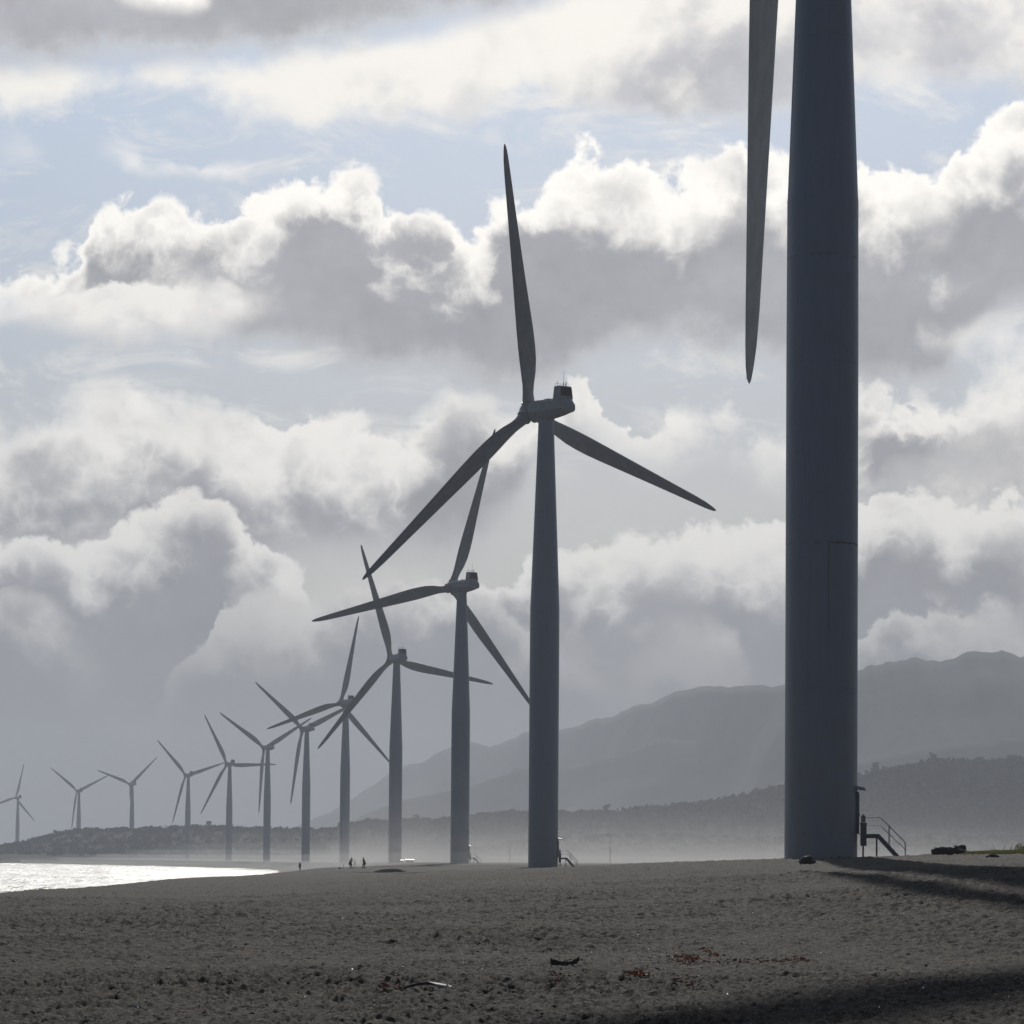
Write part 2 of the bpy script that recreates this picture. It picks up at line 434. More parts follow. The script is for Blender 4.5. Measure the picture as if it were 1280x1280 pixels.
def water_material():
    m, t, b = new_mat('sea_water')
    pos = t.new('ShaderNodeNewGeometry').outputs['Position']
    mp = t.new('ShaderNodeMapping'); t.put(mp.inputs['Vector'], pos); mp.inputs['Scale'].default_value = (0.06, 0.012, 0.06)
    streak = t.noise(mp.outputs[0], 1.0, 7, 0.68, dist=0.6)
    ch = t.noise(pos, 0.25, 6, 0.65)
    b.inputs['Base Color'].default_value = (0.012, 0.03, 0.04, 1)
    b.inputs['IOR'].default_value = 1.33; b.inputs['Specular IOR Level'].default_value = 1.0
    foam = t.noise(mp.outputs[0], 2.3, 6, 0.7)
    fm = t.sstep(foam.outputs[0], 0.60, 0.66)
    t.put(b.inputs['Base Color'], t.mix(fm, (0.012, 0.03, 0.04), (0.75, 0.76, 0.76)))
    mp2 = t.new('ShaderNodeMapping'); t.put(mp2.inputs['Vector'], pos); mp2.inputs['Scale'].default_value = (0.34, 0.016, 0.3)
    dash = t.noise(mp2.outputs[0], 1.0, 5, 0.6)
    t.put(b.inputs['Roughness'], t.m('MAXIMUM', t.m('ADD', t.sstep(streak.outputs[0], 0.60, 0.70, 0.31, 0.55), t.sstep(dash.outputs[0], 0.60, 0.66, 0.0, 0.45)), t.m('MULTIPLY', fm, 0.8)))
    bp = t.new('ShaderNodeBump'); bp.inputs['Distance'].default_value = 1.6; bp.inputs['Strength'].default_value = 0.8
    t.put(bp.inputs['Height'], t.m('ADD', ch.outputs[0], t.m('MULTIPLY', streak.outputs[0], 1.2)))
    t.put(b.inputs['Normal'], bp.outputs[0])
    return m
M_water = water_material()

def tower_material():
    m, t, b = new_mat('weathered_sky_tinted_tower_paint')
    co = t.new('ShaderNodeTexCoord').outputs['Object']
    sep = t.new('ShaderNodeSeparateXYZ'); t.put(sep.inputs[0], co)
    mp = t.new('ShaderNodeMapping'); t.put(mp.inputs['Vector'], co); mp.inputs['Scale'].default_value = (2.2, 2.2, 0.10)
    streak = t.noise(mp.outputs[0], 1.4, 8, 0.65)
    blot = t.noise(co, 0.5, 7, 0.65); fine = t.noise(co, 7.0, 6, 0.7)
    c = t.mix(t.sstep(streak.outputs[0], 0.32, 0.70), (0.42, 0.48, 0.56), (0.46, 0.52, 0.60))  # white paint with the blue of the sky light mixed into its colour
    c = t.mix(t.sstep(blot.outputs[0], 0.45, 0.75, 0.0, 0.35), c, (0.42, 0.43, 0.44))
    # paler, greyer blotches on the lowest metres
    low = t.sstep(sep.outputs[2], 17.0, 0.0)
    c = t.mix(t.m('MULTIPLY', low, t.sstep(blot.outputs[0], 0.30, 0.62, 0.25, 0.8)), c, (0.50, 0.49, 0.48))
    # rust creeping along the can seams
    zz = t.m('PINGPONG', t.m('ADD', sep.outputs[2], 0.0), 9.02)
    seam = t.sstep(t.m('ADD', zz, t.m('MULTIPLY', t.m('SUBTRACT', fine.outputs[0], 0.5), 0.35)), 0.16, 0.0)
    c = t.mix(t.m('MULTIPLY', seam, t.sstep(blot.outputs[0], 0.50, 0.62, 0.0, 0.6)), c, (0.24, 0.18, 0.13))
    t.put(b.inputs['Base Color'], c)
    t.put(b.inputs['Roughness'], t.lin(fine.outputs[0], 0.2, 0.8, 0.42, 0.62))
    bp = t.new('ShaderNodeBump'); bp.inputs['Distance'].default_value = 0.01; bp.inputs['Strength'].default_value = 0.25
    t.put(bp.inputs['Height'], blot.outputs[0]); t.put(b.inputs['Normal'], bp.outputs[0])
    return m
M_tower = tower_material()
def blade_material():
    m, t, b = new_mat('blade_gelcoat')
    co = t.new('ShaderNodeTexCoord').outputs['Object']
    mp = t.new('ShaderNodeMapping'); t.put(mp.inputs['Vector'], co); mp.inputs['Scale'].default_value = (1.6, 1.6, 0.5)
    n = t.noise(mp.outputs[0], 1.3, 7, 0.65); fine = t.noise(co, 9.0, 5, 0.7)
    c = t.mix(t.sstep(n.outputs[0], 0.35, 0.68), (0.39, 0.395, 0.385), (0.48, 0.485, 0.475))
    c = t.mix(t.sstep(fine.outputs[0], 0.66, 0.74, 0.0, 0.7), c, (0.16, 0.15, 0.13))
    t.put(b.inputs['Base Color'], c); b.inputs['Roughness'].default_value = 0.5
    return m
M_blade = blade_material()
M_nac = simple_mat('nacelle_paint', (0.50, 0.51, 0.52), 0.45, var=0.08, scale=1.5)
M_louver = simple_mat('dark_louver', (0.035, 0.036, 0.04), 0.6)
M_collar = simple_mat('bearing_collar_dark', (0.07, 0.07, 0.075), 0.6)
M_gal = simple_mat('galvanised_steel', (0.42, 0.43, 0.44), 0.38, 0.8, 0.12, 4.0)
M_steel = simple_mat('dull_painted_steel', (0.22, 0.23, 0.24), 0.5, 0.2, 0.15, 5.0)
M_door = simple_mat('door_paint', (0.40, 0.41, 0.42), 0.5, 0, 0.08, 3.0)
M_rust = simple_mat('rusty_weld', (0.27, 0.20, 0.14), 0.85, 0, 0.4, 9.0, 0.5)
M_concrete = simple_mat('concrete', (0.30, 0.29, 0.27), 0.9, 0, 0.2, 3.0, 0.5)

# ------------------------------------------------------------------ ground: one sheet, fine where the photograph sees it close
T1X, T1Y = unproj(1026, 1072, 217.5).x, 217.5
def relief(x, y, D):
    wob = fbm(x / 1.3, y / 1.3, 2, 40) * 0.5
    a = fbm(x / 0.42 + wob, y / 0.44, 2, 21, 0.6)
    b_ = fbm(x / 0.145 + wob, y / 0.22, 2, 25, 0.65)
    ridg = 1 - np.abs(fbm(x / 0.42 + wob, y / 0.36 + wob, 2, 31)) * 2.2
    c_ = fbm(x / 2.4, y / 1.9, 3, 51)
    pits = np.clip(fbm(x / 0.40 + 5, y / 0.46, 2, 61) - 0.12, 0, 1)
    near = 1 - sm(D, 140, 520)
    amp = np.clip(0.95 + 0.6 * fbm(x / 5, y / 7, 2, 71), 0.6, 1.5)
    b2 = fbm(x / 0.075, y / 0.13, 2, 91, 0.65)
    nr = 1 - sm(D, 45, 95)
    Zr = (a * (0.040 - .018 * nr) + b_ * (0.080 - .044 * nr) + b2 * .050 * nr + ridg * 0.012 + c_ * (0.05 - .015 * nr) - pits * (0.07 - .055 * nr)) * amp
    rb = np.hypot(x - T1X, y - T1Y)
    Z = np.exp(-((rb - 2.3) / 1.1) ** 2) * (0.07 + 0.16 * fbm(x / 0.9, y / 0.9, 3, 66))
    return Z + Zr * near + c_ * 0.04 * (1 - near) * (1 - sm(D, 500, 1500))
def full_z(x, y):
    x = np.asarray(x, float); y = np.asarray(y, float)
    return ground_z(x, y) + relief(x, y, np.hypot(x, y))
def build_ground():
    fine = np.linspace(-0.178, 0.178, 620)
    left = -0.178 - (math.pi - 0.178) * (np.linspace(0, 1, 34)[1:] ** 1.6)
    right = -left
    ang = np.concatenate([left[::-1], fine, right])
    d1 = 33 * (150 / 33.0) ** np.linspace(0, 1, 820)
    d0 = np.array([1, 2, 4, 7, 11, 16, 22, 28, 31.5])
    d2 = 150 * (620 / 150.0) ** np.linspace(0, 1, 260)[1:]
    d3 = 620 * (7200 / 620.0) ** np.linspace(0, 1, 90)[1:]
    rr = np.concatenate([d0, d1, d2, d3])
    A, D = np.meshgrid(ang, rr)
    X = D * np.sin(A); Y = D * np.cos(A)
    Z = ground_z(X.ravel(), Y.ravel()).reshape(X.shape)
    # churned, wind-scalloped sand with footprints: real relief, fading as cells grow
    x, y = X, Y
    Z = Z + relief(x, y, D)
    V = np.stack([X.ravel(), Y.ravel(), Z.ravel()], 1)
    me = np_mesh('beach_ground', V, grid_faces(*X.shape), M_sand)
    # close the disc at the middle
    o = link(bpy.data.objects.new('ground', me)); tag(o, kind='structure')
    return o
build_ground()

# ------------------------------------------------------------------ sea
def build_sea():
    cy = np.concatenate([np.linspace(-3000, 100, 12), np.linspace(130, 3400, 420)[:-1], np.linspace(3400, 7100, 20)])
    u = np.linspace(0, 1, 240)
    V = []
    for y in cy:
        cx = np.interp(y, coast_pts[:, 1], coast_pts[:, 0]) + 14
        span = cx + 7100
        x = cx - span * (u ** 2.6)
        V.append(np.stack([x, np.full_like(x, y), np.zeros_like(x)], 1))
    V = np.concatenate(V)
    x, y = V[:, 0], V[:, 1]
    h = np.sin((x * 0.55 + y * 0.18) * 0.22 + fbm(x / 90, y / 90, 2, 3) * 5) * 0.22 + fbm(x / 14, y / 30, 3, 4) * 0.30
    V[:, 2] = SEA + h * (1 - sm(-x, 600, 2000))
    me = np_mesh('sea_surface', V, grid_faces(len(cy), len(u))[:, ::-1], M_water)
    o = link(bpy.data.objects.new('sea', me)); tag(o, kind='structure')
build_sea()

# ------------------------------------------------------------------ hills and mountains
def hill_material(name, lo, hi, sc):
    m, t, b = new_mat(name)
    pos = t.new('ShaderNodeNewGeometry').outputs['Position']
    n = t.noise(pos, sc, 8, 0.65)
    t.put(b.inputs['Base Color'], t.mix(t.sstep(n.outputs[0], 0.38, 0.62), lo, hi))
    b.inputs['Roughness'].default_value = 1.0; b.inputs['Specular IOR Level'].default_value = 0.1
    return m
M_mount = hill_material('mountain_forest', (0.025, 0.035, 0.022), (0.060, 0.065, 0.042), 0.012)
M_hill = hill_material('hill_scrub', (0.026, 0.032, 0.019), (0.036, 0.041, 0.026), 0.03)
ridge_fun = {}
def ridge(name, prof, d, depth, rough, mat, seed, curve_back=0.0, nu=420, nv=46, foot=-3.0):
    px = np.array([p[0] for p in prof], float); py = np.array([p[1] for p in prof], float)
    u = np.linspace(px[0], px[-1], nu)
    dd = d(u) if callable(d) else np.full_like(u, d)
    H = np.array([unproj(a, b, q).z for a, b, q in zip(u, np.interp(u, px, py), dd)])
    Hs = np.convolve(np.pad(H, 4, mode='edge'), np.ones(9) / 9, 'valid')
    H = Hs + fbm(u / 22.0, u * 0 + seed, 4, seed) * rough[0] * 0.16
    X0 = (u - 640) / F * dd
    t = np.linspace(0, 1, nv)
    TT, XX = np.meshgrid(t, X0, indexing='ij'); HH = np.tile(H, (nv, 1))
    Yc = dd[None, :] + (TT - 0.5) * depth + 0 * XX
    s = np.where(TT < 0.5, TT * 2, (1 - TT) * 2)
    prof_t = s ** 1.1
    g = fbm(XX / rough[1], Yc / rough[1], 5, seed)
    gul = np.abs(fbm(XX / (rough[1] * 1.6) + 4, Yc / (rough[1] * 3.2), 4, seed + 9))
    Z = foot + (HH - foot) * prof_t + (g * rough[0] - gul * rough[0] * 1.6) * np.sin(np.pi * TT) * (0.04 + 1.3 * np.abs(1 - s))
    Z = Z * 1.0
    wx = XX
    V = np.stack([wx.ravel(), Yc.ravel(), Z.ravel()], 1)
    me = np_mesh(name, V, grid_faces(nv, nu), mat)
    o = link(bpy.data.objects.new(name, me)); tag(o, kind='structure')
    def f(pxq, tq):
        i = (pxq - px[0]) / (px[-1] - px[0]) * (nu - 1); j = tq * (nv - 1)
        i0, j0 = int(min(max(i, 0), nu - 2)), int(min(max(j, 0), nv - 2))
        return Vector((wx[j0, i0], Yc[j0, i0], Z[j0, i0])).lerp(Vector((wx[j0 + 1, i0 + 1], Yc[j0 + 1, i0 + 1], Z[j0 + 1, i0 + 1])), 0.5)
    return f
f_mt = ridge('mountains', [(300,1062),(420,1012),(470,975),(500,957),(545,942),(572,926),(592,925),(607,931),(622,926),(650,915),(700,910),(735,897),(770,890),(790,880),(803,876),(830,865),(862,852),(900,856),(940,853),(980,850),(1030,842),(1076,832),(1100,822),(1125,817),(1160,818),(1190,812),(1228,807),(1255,809),(1275,811),(1330,826),(1400,850),(1500,880),(1650,930),(1800,985)],
             lambda u: 5300 + 3600 * (1 - sm(u, 480, 1080)), 2000, (48, 300), M_mount, 101)
ridge('mountain_spur', [(380,1060),(440,1022),(500,1000),(548,992),(600,975),(650,958),(700,962),(760,944),(830,918),(880,926),(940,948),(1000,962),(1080,990),(1200,1040)],
      6100, 1200, (30, 170), M_mount, 117)
f_md = ridge('foothills', [(700,1062),(800,1030),(880,1008),(930,992),(1000,970),(1060,952),(1100,944),(1150,934),(1200,926),(1240,921),(1290,918),(1400,908),(1520,930),(1700,985)],
             4500, 900, (12, 160), M_mount, 131)
HILL = [(-140,1076),(-60,1070),(0,1058),(30,1055),(60,1047),(90,1040),(105,1038),(125,1038),(140,1040),(160,1037),(200,1035),(250,1034),(300,1036),(400,1038),(440,1033),(480,1030),(520,1028),(560,1027),(600,1020),(640,1017),(700,1019),(760,1018),(800,1013),(840,1010),(880,1005),(920,998),(960,988),(1000,980),(1040,974),(1080,969),(1110,962),(1140,956),(1180,949),(1230,951),(1290,947),(1400,940),(1520,950),(1700,1000)]
f_h = ridge('coastal_hill', HILL, 3180, 560, (5, 60), M_hill, 151, nu=520)
f_l = ridge('low_ridge', [(560,1068),(620,1055),(690,1047),(760,1044),(830,1043),(900,1045),(980,1047),(1080,1046),(1180,1044),(1300,1046),(1450,1060),(1600,1070)],
            2350, 300, (2.5, 40), M_hill, 171)

# trees and scrub on the coastal hill: thousands of crowns reading as one wood
def leaf_cloud(V, Fc, c, rx, rz, n, r):
    """n leaf-clump quads spread through an uneven ellipsoid at c"""
    for _ in range(n):
        while True:
            p = Vector((r.uniform(-1, 1), r.uniform(-1, 1), r.uniform(-0.9, 1)))
            if p.length < 1: break
        p = Vector((p.x * rx, p.y * rx, p.z * rz)) + c
        s = rx * r.uniform(0.28, 0.5)
        a = Vector((r.gauss(0, 1), r.gauss(0, 1), r.gauss(0, 1))).normalized(); b = a.orthogonal().normalized()
        k = len(V)
        b2 = a.cross(b)
        for i_, (q, w) in enumerate(((b, 1), (b2, .8), (-b, 1), (-b2, .7))): V.append(p + q * s * w * r.uniform(.7, 1.2))
        Fc.append((k, k + 1, k + 2, k + 3))
M_leaf = hill_material('tree_foliage', (0.028, 0.038, 0.019), (0.050, 0.058, 0.030), 0.15)
M_bark = simple_mat('bark', (0.09, 0.075, 0.06), 0.9)
def build_wood():
    V, Fc = [], []
    for i in range(5600):
        px = rnd.uniform(-90, 1500); t = rnd.uniform(0.10, 0.53) if rnd.random() < 0.78 else rnd.uniform(0.46, 0.52)
        p = f_h(px, t)
        h = rnd.uniform(1.2, 3.6) * (1 + 0.5 * (px > 430))
        leaf_cloud(V, Fc, p + Vector((0, 0, h * 0.45)), h * rnd.uniform(.8, 1.4), h * 0.6, 16, rnd)
    for i in range(1500):
        px = rnd.uniform(580, 1560); t = rnd.uniform(0.2, 0.54)
        p = f_l(px, t); h = rnd.uniform(.8, 2.2)
        leaf_cloud(V, Fc, p + Vector((0, 0, h * 0.4)), h * rnd.uniform(.9, 1.5), h * .5, 14, rnd)
    me = np_mesh('hill_wood', np.array([tuple(v) for v in V]), np.array(Fc), M_leaf, smooth=False)
    o = link(bpy.data.objects.new('hill_wood', me)); tag(o, kind='stuff')
build_wood()
def tree(px, h, label, lean=0.0, f=f_h, t=0.5):
    p = f(px, t); root = empty('tree', p - Vector((0, 0, 0.4)))
    bm = bmesh.new()
    tube(bm, [(0, 0, 0), (lean * .3, 0, h * .35), (lean * .7, 0, h * .62)], [h * .035, h * .028, h * .012], 6)
    for k in range(4):
        a = k * 1.7; tube(bm, [(lean * .4, 0, h * (.38 + .06 * k)), (lean * .4 + math.cos(a) * h * .2, math.sin(a) * h * .2, h * (.58 + .06 * k))], [h * .015, h * .006], 5)
    part('trunk', bm, M_bark, root)
    V, Fc = [], []
    for k in range(10):
        a = rnd.uniform(0, 6.28); q = rnd.uniform(0, .26) * h
        leaf_cloud(V, Fc, Vector((lean + math.cos(a) * q, math.sin(a) * q, h * rnd.uniform(.34, .86))), h * .19, h * .14, 26, rnd)
    link(bpy.data.objects.new('crown', np_mesh('crown', np.array([tuple(v) for v in V]), np.array(Fc), M_leaf, smooth=False)), root)
    tag(root, label, 'tree', 'hazy trees standing out on the ridge line')
tree(71, 7, 'small lone hazy tree on the left hill slope, between the two leftmost wind turbines', 0.4)
tree(262, 8, 'hazy tree rising from the far shore ridge between two distant Y-shaped turbines')
tree(462, 9, 'hazy bushy tree on the ridge just right of the crossed-blades turbine tower')
tree(520, 9, 'hazy round tree on the ridge between the third and fourth largest distant turbine towers', 0.5)
tree(757, 11, 'hazy round tree knob on the ridge right of the second nearest turbine tower')
tree(1095, 12, 'tallest hazy tree on the dark ridge just right of the nearest tower', -0.6)
tree(1165, 11, 'hazy spreading tree on the crest of the dark ridge at the right', 0.6)

# ------------------------------------------------------------------ wind turbines
def airfoil(n=14):
    """closed loop: x 0 (leading) .. 1 (trailing), y thickness for unit thickness ratio"""
    up, lo = [], []
    for i in range(n + 1):
        x = 0.5 * (1 - math.cos(math.pi * i / n))
        y = 5 * (0.2969 * math.sqrt(x) - 0.126 * x - 0.3516 * x * x + 0.2843 * x ** 3 - 0.1036 * x ** 4)
        up.append((x, y)); lo.append((x, -y * 0.75))
    return up + lo[-2:0:-1]
def blade_mesh():
    af = airfoil(); n = len(af)
    cen_prof = [(1.2, .95, .95, 1, 14), (2.0, .93, .93, 1, 14), (2.8, 1.1, .90, .8, 14), (4.2, 1.95, .86, .38, 13.5), (6.0, 2.55, .80, .1, 12.5), (8.0, 2.88, .74, 0, 11),
                (10.0, 3.02, .66, 0, 9.5), (12.5, 3.0, .58, 0, 7.5), (15.5, 2.80, .48, 0, 5.5), (20, 2.42, .37, 0, 3.6), (26, 1.96, .27, 0, 2), (31, 1.60, .20, 0, 1),
                (36.2, 1.25, .14, 0, .3), (38.6, 1.0, .10, 0, 0), (40.0, .70, .07, 0, 0), (40.75, .42, .04, 0, 0), (41.05, .10, .015, 0, 0)]
    bm = bmesh.new(); rings = []
    for (r_, ch, th, circ, tw) in cen_prof:
        rad = .93
        ring = []
        for i, (x, y) in enumerate(af):
            ang = 2 * math.pi * i / n
            cx, cy = -rad * math.cos(ang), rad * math.sin(ang)
            sweep = 0.0 if r_ < 9 else -0.0 * (r_ - 9)
            ax_, ay_ = (x - 0.30) * ch, y * th / 1.0
            qx = cx * circ + ax_ * (1 - circ); qy = cy * circ + ay_ * (1 - circ)
            # the last metres curve back toward the trailing edge
            qx += 0.22 * max(0.0, (r_ - 37.0) / 4.0) ** 1.6
            a = R(-tw - 1.0)
            ring.append(bm.verts.new((qx * math.cos(a) - qy * math.sin(a), qx * math.sin(a) + qy * math.cos(a), r_ - 1.2)))
        rings.append(ring)
    for i in range(len(rings) - 1):
        for k in range(n):
            bm.faces.new((rings[i][k], rings[i + 1][k], rings[i + 1][(k + 1) % n], rings[i][(k + 1) % n]))
    bm.faces.new(rings[0]); bm.faces.new(rings[-1][::-1])
    bmesh.ops.recalc_face_normals(bm, faces=bm.faces)
    return bm
HUBH, OVER, TILT = 70.0, 4.05, R(5)
def tower_bm():
    bm = bmesh.new()
    prof = [(2.27, -5.0), (2.27, 0.0)]
    for z in (9.0, 18.05, 29.4): prof += [(2.26, z - .012), (2.245, z), (2.26, z + .012)]
    prof += [(2.235, 39.80), (2.229, 39.90), (2.215, 39.96)]
    def rt(z): return 2.215 + (1.17 - 2.215) * (z - 39.96) / (68.3 - 39.96)
    for z in (50.1, 59.4): prof += [(rt(z) + .0, z - .012), (rt(z) - .012, z), (rt(z), z + .012)]
    prof += [(1.17, 68.3), (1.30, 68.32), (1.30, 68.62)]
    lathe(bm, prof, 96)
    return bm
def loft(bm, secs):
    rings = [[bm.verts.new(p) for p in s] for s in secs]
    n = len(rings[0])
    for i in range(len(rings) - 1):
        for k in range(n):
            bm.faces.new((rings[i][k], rings[i + 1][k], rings[i + 1][(k + 1) % n], rings[i][(k + 1) % n]))
    bm.faces.new(rings[0]); bm.faces.new(rings[-1][::-1])
    bmesh.ops.recalc_face_normals(bm, faces=bm.faces)
def nac_sec(y, w, zt, zb, ct=.35, cb=.55):
    return [(-w + ct, y, zt), (w - ct, y, zt), (w, y, zt - ct), (w, y, -0.28), (w + .03, y, -.30), (w + .03, y, -.42), (w, y, -.44), (w - cb * .25, y, zb + cb), (w - cb, y, zb),
            (-w + cb, y, zb), (-w + cb * .25, y, zb + cb), (-w, y, -.44), (-w - .03, y, -.42), (-w - .03, y, -.30), (-w, y, -0.28), (-w, y, zt - ct)]
def build_turbine(loc, yaw, phase, cone, label, detail=2, stair_rot=0.0, stairs=True):
    root = empty('wind_turbine', loc)
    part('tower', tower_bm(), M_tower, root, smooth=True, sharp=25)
    nac = bpy.data.objects.new('nacelle', None)
    bm = bmesh.new()
    loft(bm, [nac_sec(3.15, 1.15, 1.05, -1.15), nac_sec(2.95, 1.35, 1.28, -1.32), nac_sec(1.5, 1.52, 1.38, -1.42), nac_sec(-1.2, 1.5, 1.32, -1.42),
              nac_sec(-3.4, 1.5, 1.30, -1.15), nac_sec(-4.7, 1.45, 1.28, -.90), nac_sec(-5.35, 1.32, .55, -.72, .3, .2)])
    nac = part('nacelle', bm, M_nac, root, smooth=True, sharp=22)
    nac.location = (0, 0, HUBH); nac.rotation_euler = (0, 0, yaw)
    bm = bmesh.new()
    loft(bm, [[(-1.30, -3.15, 1.20), (1.30, -3.15, 1.20), (1.30, -4.85, 1.20), (-1.30, -4.85, 1.20)],
              [(-1.16, -3.30, 3.10), (1.16, -3.30, 3.10), (1.16, -4.62, 3.10), (-1.16, -4.62, 3.10)],
              [(-1.05, -3.42, 3.17), (1.05, -3.42, 3.17), (1.05, -4.50, 3.17), (-1.05, -4.50, 3.17)]])
    part('cooler_housing', bm, M_nac, nac)
    bm = bmesh.new()
    loft(bm, [[(-1.10, -4.862, 1.62), (1.22, -4.862, 1.62), (1.22, -4.80, 1.62), (-1.10, -4.80, 1.62)],
              [(-.98, -4.690, 3.00), (1.06, -4.690, 3.00), (1.06, -4.62, 3.00), (-.98, -4.62, 3.00)]])
    part('louver_panel', bm, M_louver, nac)
    if detail >= 2:
        for k in range(6):
            z = 1.72 + k * .215; y = -4.88 + (z - 1.62) * .118
            bm = bmesh.new(); box(bm, (-1.05, y - .07, z), (1.12, y + .01, z + .05)); part('louver_slat', bm, M_collar, nac)
        for x, y, h in ((-.8, -3.6, .55), (.85, -3.6, .45), (-.2, -4.3, .35), (.5, -4.2, .5)):
            bm = bmesh.new(); tube(bm, [(x, y, 3.1), (x, y, 3.33 + h)], .035, 6); tube(bm, [(x - .09, y, 3.33 + h), (x + .09, y, 3.33 + h)], .03, 6)
            part('wind_sensor', bm, M_steel, nac)
        bm = bmesh.new(); tube(bm, [(.15, -4.0, 3.1), (.15, -4.0, 5.6)], [.035, .02], 6); part('lightning_rod', bm, M_steel, nac)
        bm = bmesh.new(); tube(bm, [(-1.0, -3.3, 3.62), (1.0, -3.3, 3.62)], .025, 6)
        for x in (-1, 0, 1): tube(bm, [(x, -3.3, 3.02), (x, -3.3, 3.64)], .025, 6)
        part('guard_rail', bm, M_steel, nac)
        bm = bmesh.new(); box(bm, (-.5, -1.2, 1.40), (.5, -.1, 1.56)); part('roof_hatch', bm, M_nac, nac)
    # rotor
    Y = Matrix.Rotation(yaw, 4, 'Z'); base = Matrix.Translation((0, 0, HUBH)) @ Y @ Matrix.Translation((0, OVER, 0)) @ Matrix.Rotation(TILT, 4, 'X')
    bm = bmesh.new()
    lathe(bm, [(1.05, -.95), (1.30, -.80), (1.42, -.3), (1.42, .45), (1.30, .95), (1.02, 1.35), (.62, 1.62), (.25, 1.74), (.05, 1.76)], 36, 'Y')
    for k in range(3):
        a = phase + k * 2 * math.pi / 3
        rm = Matrix.Rotation(a, 4, 'Y') @ Matrix.Rotation(-cone, 4, 'X')
        ring0 = []
        rings = []
        for rad, z in ((1.10, .55), (1.10, 1.28), (1.20, 1.30), (1.20, 1.52), (1.02, 1.54)):
            rings.append([bm.verts.new(rm @ Vector((rad * math.cos(2 * math.pi * q / 28), rad * math.sin(2 * math.pi * q / 28), z))) for q in range(28)])
        for i in range(4):
            for q in range(28): bm.faces.new((rings[i][q], rings[i][(q + 1) % 28], rings[i + 1][(q + 1) % 28], rings[i + 1][q]))
        bm.faces.new(rings[-1])
    hub = part('hub', bm, M_nac, root, smooth=True, sharp=35); hub.matrix_local = base
    bm = bmesh.new(); lathe(bm, [(.9, -1.35), (1.22, -1.32), (1.30, -1.0), (1.22, -.78)], 32, 'Y'); part('bearing_collar', bm, M_collar, hub, smooth=True)
    for k in range(3):
        b = link(bpy.data.objects.new('blade', BLADE), root)
        b.matrix_local = base @ Matrix.Rotation(phase + k * 2 * math.pi / 3, 4, 'Y') @ Matrix.Rotation(-cone, 4, 'X') @ Matrix.Translation((0, 0, 1.2))
    tag(root, label, 'wind turbine', 'wind turbines in a row along the shore')
    return root
def rotz(o, a): o.matrix_local = Matrix.Rotation(a, 4, 'Z') @ o.matrix_local
